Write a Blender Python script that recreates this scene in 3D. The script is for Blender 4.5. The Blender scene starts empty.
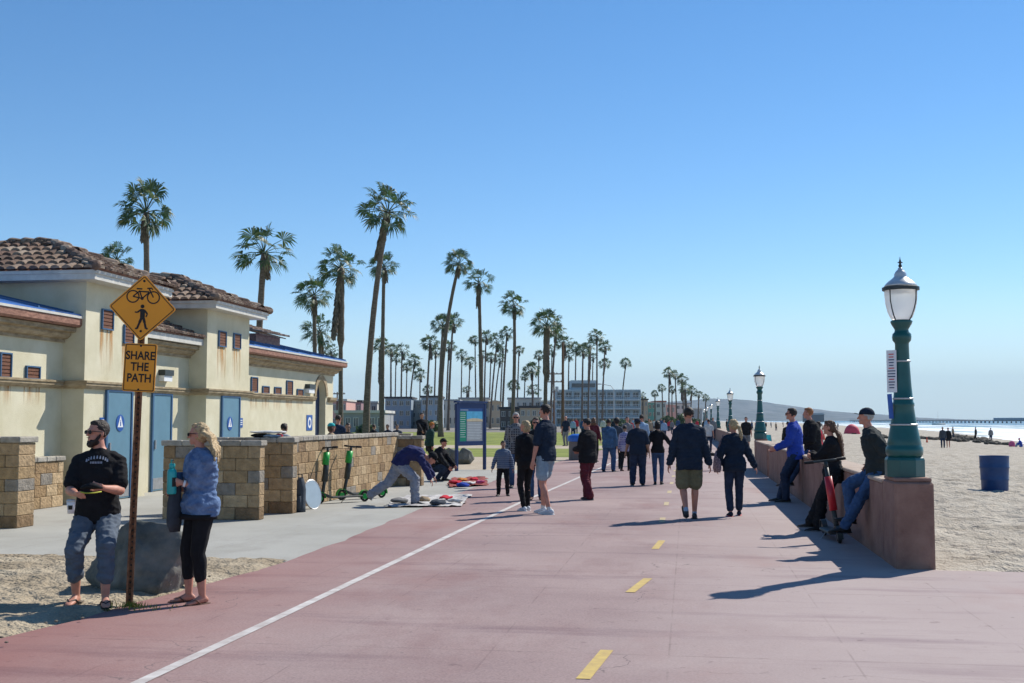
import bpy, bmesh, math, random
from mathutils import Vector, Matrix, noise
R = math.radians
C = bpy.data.collections.new("Place")
bpy.context.scene.collection.children.link(C)
rnd = random.Random(7)
# ------------------------------------------------------------------ camera geometry
F = 1160.0; CH = 1.6; YAW = R(8.6); PITCH = math.atan(78.5 / F)
_rot = Matrix.Rotation(YAW, 3, 'Z') @ Matrix.Rotation(math.pi / 2 + PITCH, 3, 'X')
def ray(px, py):
    return _rot @ Vector(((px - 512) / F, -(py - 341.5) / F, -1.0))
def G(px, py, z=0.0):
    d = ray(px, py); t = (z - CH) / d.z
    return Vector((d.x * t, d.y * t, z))
def onX(px, py, X):
    d = ray(px, py); t = X / d.x
    return Vector((X, d.y * t, CH + d.z * t))
def onY(px, py, Y):
    d = ray(px, py); t = Y / d.y
    return Vector((d.x * t, Y, CH + d.z * t))
def D(px, py, dist):                     # point seen at px,py at a forward distance
    d = ray(px, py); return Vector((d.x * dist, d.y * dist, CH + d.z * dist))

# ------------------------------------------------------------------ materials
MATS = {}
def nt(m): return m.node_tree.nodes, m.node_tree.links
def mat(name, col, rough=.8, var=.15, scale=4., bump=0., bscale=40., metal=0., spec=.3, col2=None, stretch=None, coord='Object', detail=6.):
    if name in MATS: return MATS[name]
    m = bpy.data.materials.new(name); m.use_nodes = True
    n, l = nt(m); b = n['Principled BSDF']
    b.inputs['Roughness'].default_value = rough; b.inputs['Metallic'].default_value = metal
    b.inputs['Specular IOR Level'].default_value = spec
    tc = n.new('ShaderNodeTexCoord'); src = tc.outputs[coord]
    if stretch:
        mp = n.new('ShaderNodeMapping'); mp.inputs['Scale'].default_value = stretch
        l.new(src, mp.inputs['Vector']); src = mp.outputs['Vector']
    nz = n.new('ShaderNodeTexNoise'); nz.inputs['Scale'].default_value = scale; nz.inputs['Detail'].default_value = detail
    nz.inputs['Roughness'].default_value = .62
    l.new(src, nz.inputs['Vector'])
    cr = n.new('ShaderNodeValToRGB'); cr.color_ramp.elements[0].position = .32; cr.color_ramp.elements[1].position = .68
    c1 = [max(0, c * (1 - var)) for c in col]; c2 = list(col2) if col2 else [min(1, c * (1 + var)) for c in col]
    cr.color_ramp.elements[0].color = (*c1, 1); cr.color_ramp.elements[1].color = (*c2, 1)
    l.new(nz.outputs['Fac'], cr.inputs['Fac']); l.new(cr.outputs['Color'], b.inputs['Base Color'])
    if bump:
        n2 = n.new('ShaderNodeTexNoise'); n2.inputs['Scale'].default_value = bscale; n2.inputs['Detail'].default_value = 4
        l.new(src, n2.inputs['Vector'])
        bp = n.new('ShaderNodeBump'); bp.inputs['Strength'].default_value = bump; bp.inputs['Distance'].default_value = .02
        l.new(n2.outputs['Fac'], bp.inputs['Height']); l.new(bp.outputs['Normal'], b.inputs['Normal'])
    MATS[name] = m
    return m
def ramp_nodes(n, stops, const=False):
    cr = n.new('ShaderNodeValToRGB'); e = cr.color_ramp
    if const: e.interpolation = 'CONSTANT'
    while len(e.elements) < len(stops): e.elements.new(.5)
    for i, (p, c) in enumerate(stops):
        e.elements[i].position = p; e.elements[i].color = (*c, 1)
    return cr
def island_mat(name, stops, rough=.85, bump=.5, bscale=25., mix=.35, mscale=9., spec=.2):
    """every loose piece of the mesh (block, roof tile) takes its own colour"""
    m = bpy.data.materials.new(name); m.use_nodes = True; n, l = nt(m); b = n['Principled BSDF']
    b.inputs['Roughness'].default_value = rough; b.inputs['Specular IOR Level'].default_value = spec
    g = n.new('ShaderNodeNewGeometry'); cr = ramp_nodes(n, stops, True)
    l.new(g.outputs['Random Per Island'], cr.inputs['Fac'])
    tc = n.new('ShaderNodeTexCoord'); nz = n.new('ShaderNodeTexNoise'); nz.inputs['Scale'].default_value = mscale; nz.inputs['Detail'].default_value = 8
    l.new(tc.outputs['Object'], nz.inputs['Vector'])
    r2 = ramp_nodes(n, [(.3, (1 - mix,) * 3), (.7, (1 + mix * .4,) * 3)])
    l.new(nz.outputs['Fac'], r2.inputs['Fac'])
    mx = n.new('ShaderNodeMix'); mx.data_type = 'RGBA'; mx.blend_type = 'MULTIPLY'; mx.inputs['Factor'].default_value = 1
    l.new(cr.outputs['Color'], mx.inputs[6]); l.new(r2.outputs['Color'], mx.inputs[7]); l.new(mx.outputs[2], b.inputs['Base Color'])
    n2 = n.new('ShaderNodeTexNoise'); n2.inputs['Scale'].default_value = bscale; n2.inputs['Detail'].default_value = 5
    l.new(tc.outputs['Object'], n2.inputs['Vector'])
    bp = n.new('ShaderNodeBump'); bp.inputs['Strength'].default_value = bump; bp.inputs['Distance'].default_value = .03
    l.new(n2.outputs['Fac'], bp.inputs['Height']); l.new(bp.outputs['Normal'], b.inputs['Normal'])
    MATS[name] = m
    return m
def check_mat(name, ca, cb, sx, sy, sz, rough=.85):
    """woven plaid or stripes: two crossing stripe waves in object space"""
    m = bpy.data.materials.new(name); m.use_nodes = True; n, l = nt(m); b = n['Principled BSDF']
    b.inputs['Roughness'].default_value = rough
    tc = n.new('ShaderNodeTexCoord'); sep = n.new('ShaderNodeSeparateXYZ'); l.new(tc.outputs['Object'], sep.inputs[0])
    outs = []
    for ax, s in ((0, sx), (1, sy), (2, sz)):
        if not s: continue
        a = n.new('ShaderNodeMath'); a.operation = 'MULTIPLY'; a.inputs[1].default_value = s * 6.283; l.new(sep.outputs[ax], a.inputs[0])
        c = n.new('ShaderNodeMath'); c.operation = 'SINE'; l.new(a.outputs[0], c.inputs[0])
        d = n.new('ShaderNodeMath'); d.operation = 'GREATER_THAN'; d.inputs[1].default_value = .55 if (sx or sy) else 0.; l.new(c.outputs[0], d.inputs[0])
        outs.append(d.outputs[0])
    o = outs[0]
    for q in outs[1:]:
        a = n.new('ShaderNodeMath'); a.operation = 'MAXIMUM'; l.new(o, a.inputs[0]); l.new(q, a.inputs[1]); o = a.outputs[0]
    mx = n.new('ShaderNodeMix'); mx.data_type = 'RGBA'; mx.inputs[6].default_value = (*ca, 1); mx.inputs[7].default_value = (*cb, 1)
    l.new(o, mx.inputs['Factor']); l.new(mx.outputs[2], b.inputs['Base Color'])
    MATS[name] = m
    return m

# ------------------------------------------------------------------ objects
def link(name, bm, m, parent=None, loc=None, rotz=None, smooth=False):
    me = bpy.data.meshes.new(name); bmesh.ops.recalc_face_normals(bm, faces=bm.faces); bm.to_mesh(me); bm.free()
    for x in (m if isinstance(m, (list, tuple)) else [m]): me.materials.append(x)
    if smooth: me.polygons.foreach_set('use_smooth', [True] * len(me.polygons))
    o = bpy.data.objects.new(name, me); C.objects.link(o)
    if parent is not None: o.parent = parent
    if loc is not None: o.location = loc
    if rotz is not None: o.rotation_euler = (0, 0, rotz)
    return o
def tag(o, label, cat, group=None, kind=None):
    o['label'] = label; o['category'] = cat
    if group: o['group'] = group
    if kind: o['kind'] = kind
    return o
def thing(name, label, cat, loc=(0, 0, 0), rotz=0, group=None):
    o = bpy.data.objects.new(name, None); C.objects.link(o); o.location = loc; o.rotation_euler = (0, 0, rotz); o.empty_display_size = .2
    return tag(o, label, cat, group)
def struct(o): o['kind'] = 'structure'; return o
def dup(root, loc=None, rotz=None, label=None, group=None, scale=None):
    r = root.copy(); C.objects.link(r)
    if loc is not None: r.location = loc
    if rotz is not None: r.rotation_euler = (0, 0, rotz)
    if scale is not None: r.scale = (scale,) * 3
    if label: r['label'] = label
    if group: r['group'] = group
    for ch in list(root.children):
        c = ch.copy(); C.objects.link(c); c.parent = r
        for g in list(ch.children):
            d = g.copy(); C.objects.link(d); d.parent = c
    return r
def box(bm, x0, x1, y0, y1, z0, z1, mi=0, bevel=0):
    vs = [bm.verts.new((x, y, z)) for z in (z0, z1) for y in (y0, y1) for x in (x0, x1)]
    fs = []
    for q in ((0, 1, 3, 2), (4, 6, 7, 5), (0, 4, 5, 1), (1, 5, 7, 3), (3, 7, 6, 2), (2, 6, 4, 0)):
        f = bm.faces.new([vs[i] for i in q]); f.material_index = mi; fs.append(f)
    if bevel:
        es = list({e for f in fs for e in f.edges})
        bmesh.ops.bevel(bm, geom=es, offset=bevel, segments=1, affect='EDGES')
    return vs
def B(x0, x1, y0, y1, z0, z1, bevel=0):
    bm = bmesh.new(); box(bm, x0, x1, y0, y1, z0, z1, bevel=bevel); return bm
def frame_of(d):
    d = d.normalized(); a = Vector((0, 0, 1)) if abs(d.z) < .9 else Vector((1, 0, 0))
    x = d.cross(a).normalized(); y = x.cross(d).normalized()
    return x, y
def tube(bm, pts, rads, seg=8, mi=0, cap=True, fx=None, rad2=None, ex=2.):
    """loft of (optionally elliptical) rings along pts"""
    rings = []
    n = len(pts)
    for i, p in enumerate(pts):
        p = Vector(p)
        if fx is None:
            a = Vector(pts[min(i + 1, n - 1)]) - Vector(pts[max(i - 1, 0)])
            x, y = frame_of(a)
        else:
            x, y = fx[i] if isinstance(fx, list) else fx
        r1 = rads[i]; r2 = rad2[i] if rad2 else r1
        ring = []
        for k in range(seg):
            t = 2 * math.pi * k / seg; c, s = math.cos(t), math.sin(t)
            if ex != 2.:
                c = math.copysign(abs(c) ** (2 / ex), c); s = math.copysign(abs(s) ** (2 / ex), s)
            ring.append(bm.verts.new(p + x * (r1 * c) + y * (r2 * s)))
        rings.append(ring)
    for a, b in zip(rings, rings[1:]):
        for k in range(seg):
            f = bm.faces.new((a[k], a[(k + 1) % seg], b[(k + 1) % seg], b[k])); f.material_index = mi
    if cap:
        bm.faces.new(list(reversed(rings[0]))).material_index = mi; bm.faces.new(rings[-1]).material_index = mi
def capsule(bm, a, b, ra, rb, seg=10):
    a = Vector(a); b = Vector(b); d = b - a; L = d.length or 1e-4; d = d / L
    pts = []; rs = []
    for t in (80, 55, 28): pts.append(a - d * (ra * math.sin(R(t)))); rs.append(ra * math.cos(R(t)))
    pts += [a, b]; rs += [ra, rb]
    for t in (28, 55, 80): pts.append(b + d * (rb * math.sin(R(t)))); rs.append(rb * math.cos(R(t)))
    fr = frame_of(d); tube(bm, pts, rs, seg, fx=fr)
def ellipsoid(bm, c, r, rot=None, seg=14, rings=8, mi=0):
    M = Matrix.Translation(Vector(c)) @ (rot.to_4x4() if rot is not None else Matrix.Identity(4)) @ Matrix.Diagonal((*r, 1))
    g = bmesh.ops.create_uvsphere(bm, u_segments=seg, v_segments=rings, radius=1, matrix=M)
    if mi:
        for v in g['verts']:
            for f in v.link_faces: f.material_index = mi
def lathe(bm, prof, seg=20, c=(0, 0, 0), mi=0, rot=0.):
    tube(bm, [(c[0], c[1], c[2] + z) for r, z in prof], [max(r, .0005) for r, z in prof], seg, mi,
         fx=(Vector((math.cos(rot), math.sin(rot), 0)), Vector((-math.sin(rot), math.cos(rot), 0))))
def prism(bm, pts, vec, mi=0):
    vec = Vector(vec)
    a = [bm.verts.new(Vector(p)) for p in pts]; b = [bm.verts.new(Vector(p) + vec) for p in pts]
    bm.faces.new(a).material_index = mi; bm.faces.new(list(reversed(b))).material_index = mi
    n = len(a)
    for i in range(n):
        bm.faces.new((a[i], b[i], b[(i + 1) % n], a[(i + 1) % n])).material_index = mi
def sweep(bm, path, prof, side=1):
    """profile [(outward, z)] carried with mitred corners along a plan path; outward is to the right of travel when side=1"""
    n = len(path); rings = []
    for i, p in enumerate(path):
        p = Vector((p[0], p[1]))
        d0 = (p - Vector(path[i - 1][:2])).normalized() if i else None
        d1 = (Vector(path[i + 1][:2]) - p).normalized() if i < n - 1 else None
        if d0 is None: d0 = d1
        if d1 is None: d1 = d0
        n0 = Vector((d0.y, -d0.x)) * side; n1 = Vector((d1.y, -d1.x)) * side
        m = (n0 + n1); m = m / m.dot(n0) if m.length > 1e-6 else n0
        rings.append([bm.verts.new((p.x + m.x * o, p.y + m.y * o, z)) for o, z in prof])
    k = len(prof)
    for a, b in zip(rings, rings[1:]):
        for j in range(k): bm.faces.new((a[j], b[j], b[(j + 1) % k], a[(j + 1) % k]))
    bm.faces.new(rings[0]); bm.faces.new(list(reversed(rings[-1])))
def text_mesh(txt, size, m, parent, M, name='lettering', off=.0, depth=.002, align='CENTER'):
    cu = bpy.data.curves.new(name, 'FONT'); cu.body = txt; cu.size = size; cu.align_x = align; cu.align_y = 'CENTER'
    cu.extrude = depth; cu.offset = off; cu.space_line = .95
    o = bpy.data.objects.new(name, cu); _sc.collection.objects.link(o)
    vl = _sc.view_layers[0]; vl.update(); dg = vl.depsgraph; dg.update()
    me = bpy.data.meshes.new_from_object(o.evaluated_get(dg), depsgraph=dg)
    bpy.data.objects.remove(o); me.materials.clear(); me.materials.append(m); me.transform(M)
    r = bpy.data.objects.new(name, me); C.objects.link(r); r.parent = parent
    return r
EXPO = 0.28; HAZE = 0.0001
M_black = mat('black_rubber', (.012, .012, .013), .6, .2, 20)
M_eye = mat('eye_white', (.7, .68, .64), .3, .05, 10)
M_stucco = mat('cream_stucco', (.60, .55, .375), .92, .07, 1.6, .35, 60, col2=(.68, .635, .47))
M_stain = None
M_white = mat('weathered_white_paint', (.58, .56, .5), .6, .14, 5, .1, 30)
M_brownwood = mat('rusty_brown_gutter', (.22, .10, .065), .7, .3, 8, .2, 40, col2=(.38, .2, .14), stretch=(3, 1, 3))
M_ledge = mat('stained_tan_moulding', (.30, .22, .12), .9, .25, 4, .4, 50, col2=(.46, .37, .24), stretch=(1, 1, 3))
M_blueglass = mat('blue_skylight_panel', (.045, .14, .42), .25, .15, 2, spec=.5)
M_bluedoor = mat('blue_door_paint', (.12, .235, .31), .45, .07, 3, .05, 20)
M_bluedark = mat('blue_frame_paint', (.05, .12, .23), .5, .1, 5)
M_louver = mat('brown_vent_louvre', (.17, .075, .045), .8, .2, 20, .3, 60)
M_signblue = mat('sign_blue', (.02, .09, .33), .4, .05, 3)
M_signwhite = mat('sign_white', (.75, .76, .76), .45, .04, 3)
M_yellow = mat('sign_orange_yellow', (.82, .32, .015), .45, .05, 3, spec=.4)
M_signblack = mat('sign_black', (.015, .013, .012), .5, .1, 8)
M_rust = mat('rusty_steel_post', (.17, .075, .035), .8, .4, 25, .4, 80, col2=(.33, .16, .08))
M_metal = mat('dull_galvanised_metal', (.42, .42, .42), .42, .15, 12, metal=.7)
M_lampgreen = mat('teal_green_enamel', (.006, .085, .08), .33, .12, 6, .05, 30, spec=.5)
M_lampsilver = mat('silver_lamp_roof', (.62, .62, .60), .35, .1, 8, metal=.5)
M_bronze = mat('dark_lantern_cage', (.04, .05, .05), .45, .2, 12)
M_kiosk = mat('navy_blue_frame_paint', (.012, .035, .12), .4, .1, 4)
M_red = mat('bright_red_paint', (.55, .02, .03), .35, .1, 6, spec=.5)
M_lime = mat('bright_green_plastic', (.02, .36, .06), .4, .1, 6)
M_wallpink = mat('aged_pinkish_concrete', (.23, .125, .095), .85, .12, 2.5, .5, 45, col2=(.33, .20, .155))
M_wallcap = mat('aged_tan_concrete_cap', (.42, .33, .26), .85, .15, 5, .3, 45)
M_rock = mat('grey_green_boulder', (.09, .115, .108), .85, .3, 2.8, 1., 9, col2=(.25, .24, .205))
M_trunk = mat('palm_bark', (.10, .075, .058), .95, .35, 5, .8, 18, col2=(.23, .185, .145), stretch=(1, 1, 5))
M_bin = mat('blue_plastic_drum', (.015, .055, .17), .4, .12, 5, .1, 20)
M_wood = mat('brown_pole_wood', (.16, .09, .055), .9, .3, 5, .3, 30, stretch=(4, 4, 1))
M_kelp = mat('dark_kelp', (.07, .06, .045), .85, .4, 8, .6, 20)

def glassy():
    m = bpy.data.materials.new('frosted_lantern_glass'); m.use_nodes = True; n, l = nt(m); b = n['Principled BSDF']
    t = n.new('ShaderNodeBsdfTranslucent'); t.inputs['Color'].default_value = (.92, .92, .9, 1); mx = n.new('ShaderNodeMixShader'); mx.inputs[0].default_value = .5; l.new(b.outputs[0], mx.inputs[1]); l.new(t.outputs[0], mx.inputs[2]); l.new(mx.outputs[0], n['Material Output'].inputs[0])
    b.inputs['Base Color'].default_value = (.9, .9, .88, 1); b.inputs['Roughness'].default_value = .22
    b.inputs['Transmission Weight'].default_value = .7; b.inputs['IOR'].default_value = 1.2
    return m
M_glass = glassy()
M_window = mat('dark_window_glass', (.035, .05, .07), .12, .3, 2, spec=.6)

def leaf_mat():
    m = bpy.data.materials.new('palm_leaf'); m.use_nodes = True; n, l = nt(m); b = n['Principled BSDF']
    g = n.new('ShaderNodeNewGeometry')
    cr = ramp_nodes(n, [(0, (.026, .06, .026)), (.4, (.042, .092, .034)), (.75, (.07, .125, .042)), (.93, (.12, .16, .06)), (1, (.2, .17, .09))])
    l.new(g.outputs['Random Per Island'], cr.inputs['Fac']); l.new(cr.outputs['Color'], b.inputs['Base Color'])
    b.inputs['Roughness'].default_value = .5; b.inputs['Specular IOR Level'].default_value = .4
    t = n.new('ShaderNodeBsdfTranslucent'); l.new(cr.outputs['Color'], t.inputs['Color'])
    mx = n.new('ShaderNodeMixShader'); mx.inputs[0].default_value = .3
    l.new(b.outputs[0], mx.inputs[1]); l.new(t.outputs[0], mx.inputs[2]); l.new(mx.outputs[0], n['Material Output'].inputs[0])
    return m
M_leaf = leaf_mat()
M_dead = island_mat('dead_frond_thatch', [(0, (.15, .12, .085)), (.4, (.22, .175, .12)), (.75, (.11, .09, .07))], bump=.2)
M_tile = island_mat('clay_roof_tile', [(0, (.16, .105, .08)), (.2, (.23, .165, .12)), (.4, (.30, .225, .17)), (.58, (.13, .09, .07)), (.7, (.37, .295, .225)), (.84, (.2, .135, .10))], bump=.3, bscale=40, mix=.4, mscale=14)
M_block = island_mat('split_face_block', [(0, (.36, .25, .135)), (.25, (.40, .285, .165)), (.42, (.32, .215, .115)), (.62, (.38, .27, .155)), (.74, (.24, .16, .09)), (.82, (.27, .24, .2)), (.90, (.5, .37, .22))], bump=.9, bscale=22, mix=.3)
M_blockcap = island_mat('grey_cap_block', [(0, (.36, .33, .28)), (.4, (.42, .39, .33)), (.7, (.31, .28, .23))], bump=.5, bscale=30)

def ground_mat(name, c1, c2, c3, sc=.35, joints=None, bump=.25, extra=None):
    m = bpy.data.materials.new(name); m.use_nodes = True; n, l = nt(m); b = n['Principled BSDF']; b.inputs['Roughness'].default_value = .88; b.inputs['Specular IOR Level'].default_value = .25
    tc = n.new('ShaderNodeTexCoord')
    def nz(s, d, st=(1, 1, 1), rough=.6):
        mp = n.new('ShaderNodeMapping'); mp.inputs['Scale'].default_value = st; l.new(tc.outputs['Object'], mp.inputs[0])
        q = n.new('ShaderNodeTexNoise'); q.inputs['Scale'].default_value = s; q.inputs['Detail'].default_value = d; q.inputs['Roughness'].default_value = rough
        l.new(mp.outputs[0], q.inputs['Vector']); return q.outputs['Fac']
    def mix(a, bb, f, mode='MIX', fac=1.):
        x = n.new('ShaderNodeMix'); x.data_type = 'RGBA'; x.blend_type = mode
        for s_, v in ((6, a), (7, bb)):
            if isinstance(v, tuple): x.inputs[s_].default_value = (*v, 1)
            else: l.new(v, x.inputs[s_])
        if isinstance(f, float): x.inputs['Factor'].default_value = f
        else: l.new(f, x.inputs['Factor'])
        return x.outputs[2]
    def rng(o, a, bb, lo=0., hi=1.):
        r = n.new('ShaderNodeMapRange'); r.inputs['From Min'].default_value = a; r.inputs['From Max'].default_value = bb
        r.inputs['To Min'].default_value = lo; r.inputs['To Max'].default_value = hi; l.new(o, r.inputs['Value']); return r.outputs[0]
    col = mix(c1, c2, rng(nz(sc, 5), .35, .65))
    col = mix(col, c3, rng(nz(sc * 2.3, 8, (1, .45, 1), .7), .5, .78))
    # fine speckle
    col = mix(col, mix((.78, .78, .78), (1.16, 1.16, 1.16), rng(nz(55, 3), .3, .7)), .8, 'MULTIPLY')
    if extra: col = extra(n, l, tc, col, mix, rng, nz)
    if joints:
        sep = n.new('ShaderNodeSeparateXYZ'); l.new(tc.outputs['Object'], sep.inputs[0])
        masks = []
        for ax, per, off, wd in joints:
            a = n.new('ShaderNodeMath'); a.operation = 'ADD'; a.inputs[1].default_value = off + 1000 * per; l.new(sep.outputs[ax], a.inputs[0])
            c = n.new('ShaderNodeMath'); c.operation = 'MODULO'; c.inputs[1].default_value = per; l.new(a.outputs[0], c.inputs[0])
            d = n.new('ShaderNodeMath'); d.operation = 'LESS_THAN'; d.inputs[1].default_value = wd; l.new(c.outputs[0], d.inputs[0]); masks.append(d.outputs[0])
        o = masks[0]
        for q in masks[1:]:
            a = n.new('ShaderNodeMath'); a.operation = 'MAXIMUM'; l.new(o, a.inputs[0]); l.new(q, a.inputs[1]); o = a.outputs[0]
        k = n.new('ShaderNodeMath'); k.operation = 'MULTIPLY'; l.new(o, k.inputs[0]); l.new(rng(nz(2.5, 4), .4, .65, .0, .4), k.inputs[1])
        col = mix(col, mix(col, (.45, .42, .42), 1., 'MULTIPLY'), k.outputs[0])
    l.new(col, b.inputs['Base Color'])
    bp = n.new('ShaderNodeBump'); bp.inputs['Strength'].default_value = bump; bp.inputs['Distance'].default_value = .012
    l.new(nz(70, 4), bp.inputs['Height']); l.new(bp.outputs[0], b.inputs['Normal'])
    return m
def path_extra(n, l, tc, col, mix, rng, nz):
    sep = n.new('ShaderNodeSeparateXYZ'); l.new(tc.outputs['Object'], sep.inputs[0])
    # the red seal coat is stronger on the left lane and near the camera, worn thin elsewhere
    a = n.new('ShaderNodeMath'); a.operation = 'ADD'; l.new(sep.outputs[0], a.inputs[0])
    w = n.new('ShaderNodeMath'); w.operation = 'MULTIPLY'; w.inputs[1].default_value = 2.2; l.new(nz(.8, 5), w.inputs[0]); l.new(w.outputs[0], a.inputs[1])
    yk = n.new('ShaderNodeMath'); yk.operation = 'MULTIPLY'; l.new(rng(a.outputs[0], -1.4, -4.3, 0, .9), yk.inputs[0]); l.new(rng(sep.outputs[1], 19, 8, .3, 1), yk.inputs[1])
    col = mix(col, (.25, .10, .088), yk.outputs[0])
    col = mix(col, (.41, .345, .325), rng(a.outputs[0], .2, 2.6, 0, .7))
    col = mix(col, (.27, .13, .115), rng(nz(.42, 4, (1, .5, 1)), .55, .75, 0, .55))
    st = mix((1, 1, 1), (.66, .60, .66), rng(nz(1.1, 6, (.25, 1.6, 1), .65), .54, .72))
    col = mix(col, st, .85, 'MULTIPLY')
    sp = mix((1, 1, 1), (.62, .58, .6), rng(nz(5.5, 3), .66, .72))
    col = mix(col, sp, .6, 'MULTIPLY')
    vo = n.new('ShaderNodeTexVoronoi'); vo.inputs['Scale'].default_value = 2.6; l.new(tc.outputs['Object'], vo.inputs['Vector'])
    col = mix(col, (.10, .08, .08), rng(vo.outputs['Distance'], .042, .028, 0, .55))
    cr_ = n.new('ShaderNodeTexVoronoi'); cr_.feature = 'DISTANCE_TO_EDGE'; cr_.inputs['Scale'].default_value = .22; wp = n.new('ShaderNodeVectorMath'); wp.operation = 'ADD'; wq = n.new('ShaderNodeTexNoise'); wq.inputs['Scale'].default_value = 2.; wq.inputs['Detail'].default_value = 6
    l.new(tc.outputs['Object'], wq.inputs['Vector']); l.new(tc.outputs['Object'], wp.inputs[0]); l.new(wq.outputs['Color'], wp.inputs[1]); l.new(wp.outputs[0], cr_.inputs['Vector'])
    ck = n.new('ShaderNodeMath'); ck.operation = 'MULTIPLY'; l.new(rng(cr_.outputs['Distance'], .0022, .0008, 0, .7), ck.inputs[0]); l.new(rng(nz(.6, 2), .48, .55), ck.inputs[1])
    return mix(col, (.12, .09, .09), ck.outputs[0])
M_path = ground_mat('red_seal_coated_concrete', (.27, .195, .188), (.355, .268, .25), (.23, .14, .135), .3, [(1, 3.05, 1.1, .03), (0, 1.22, .15, .014)], .2, path_extra)
M_apron = ground_mat('grey_broom_concrete', (.325, .32, .285), (.39, .385, .35), (.28, .27, .24), .5, [(1, 3.05, .4, .02), (0, 2.44, 1.0, .02)], .2)
M_gravel = ground_mat('tan_dirt_strip', (.40, .33, .24), (.46, .39, .29), (.33, .27, .19), 1., None, .5)
def sand_mat():
    m = bpy.data.materials.new('beach_sand_grain'); m.use_nodes = True; n, l = nt(m); b = n['Principled BSDF']; b.inputs['Roughness'].default_value = .95; b.inputs['Specular IOR Level'].default_value = .15
    tc = n.new('ShaderNodeTexCoord')
    def nz(s, d): 
        q = n.new('ShaderNodeTexNoise'); q.inputs['Scale'].default_value = s; q.inputs['Detail'].default_value = d; l.new(tc.outputs['Object'], q.inputs['Vector']); return q.outputs['Fac']
    cr = ramp_nodes(n, [(.3, (.33, .29, .23)), (.5, (.43, .385, .315)), (.7, (.50, .455, .375))]); l.new(nz(1.3, 9), cr.inputs['Fac']); l.new(cr.outputs[0], b.inputs['Base Color'])
    a = n.new('ShaderNodeMath'); a.operation = 'MULTIPLY_ADD'; a.inputs[1].default_value = 1.; l.new(nz(5.5, 3), a.inputs[0])
    q = n.new('ShaderNodeMath'); q.operation = 'MULTIPLY'; q.inputs[1].default_value = .35; l.new(nz(28, 4), q.inputs[0]); l.new(q.outputs[0], a.inputs[2])
    bp = n.new('ShaderNodeBump'); bp.inputs['Strength'].default_value = 1; bp.inputs['Distance'].default_value = .12
    l.new(a.outputs[0], bp.inputs['Height']); l.new(bp.outputs[0], b.inputs['Normal'])
    return m
M_sand = sand_mat()
M_dirt = sand_mat(); M_dirt.name = 'trodden_tan_sand'
for e_, c_ in zip([q for q in M_dirt.node_tree.nodes if q.type == 'VALTORGB'][0].color_ramp.elements, ((.25, .20, .135), (.36, .30, .215), (.45, .385, .28))): e_.color = (*c_, 1)
def lawn_mat():
    m = mat('lawn_grass', (.13, .17, .02), .9, .25, .5, .6, 30, col2=(.27, .30, .05)); return m
M_lawn = lawn_mat()
M_city = mat('far_ground', (.22, .2, .17), .95, .2, .02)
def sea_mat():
    m = bpy.data.materials.new('surf_water'); m.use_nodes = True; n, l = nt(m); b = n['Principled BSDF']
    tc = n.new('ShaderNodeTexCoord'); sep = n.new('ShaderNodeSeparateXYZ'); l.new(tc.outputs['Object'], sep.inputs[0])
    mp = n.new('ShaderNodeMapping'); mp.inputs['Scale'].default_value = (.075, .010, 1); mp.inputs['Rotation'].default_value = (0, 0, R(6)); l.new(tc.outputs['Object'], mp.inputs[0])
    z = n.new('ShaderNodeTexNoise'); z.inputs['Scale'].default_value = 1.; z.inputs['Detail'].default_value = 8; z.inputs['Roughness'].default_value = .65; l.new(mp.outputs[0], z.inputs['Vector'])
    # foam belongs to the surf zone, the first ~200 m from the shore
    r = n.new('ShaderNodeMapRange'); r.inputs['From Min'].default_value = 20; r.inputs['From Max'].default_value = 330; r.inputs['To Min'].default_value = .22; r.inputs['To Max'].default_value = -.16; l.new(sep.outputs[0], r.inputs[0])
    a = n.new('ShaderNodeMath'); a.operation = 'ADD'; l.new(z.outputs['Fac'], a.inputs[0]); l.new(r.outputs[0], a.inputs[1])
    cr = ramp_nodes(n, [(.47, (.02, .085, .12)), (.55, (.10, .26, .30)), (.60, (.62, .68, .69)), (.75, (.82, .84, .84))]); l.new(a.outputs[0], cr.inputs['Fac']); l.new(cr.outputs[0], b.inputs['Base Color'])
    r2 = ramp_nodes(n, [(.5, (.25,) * 3), (.62, (.8,) * 3)]); l.new(a.outputs[0], r2.inputs['Fac']); l.new(r2.outputs[0], b.inputs['Roughness'])
    n2 = n.new('ShaderNodeTexNoise'); n2.inputs['Scale'].default_value = 1.2; n2.inputs['Detail'].default_value = 6; l.new(tc.outputs['Object'], n2.inputs['Vector'])
    bp = n.new('ShaderNodeBump'); bp.inputs['Strength'].default_value = .6; bp.inputs['Distance'].default_value = .3; l.new(n2.outputs['Fac'], bp.inputs['Height']); l.new(bp.outputs[0], b.inputs['Normal'])
    return m
M_sea = sea_mat()
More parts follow.
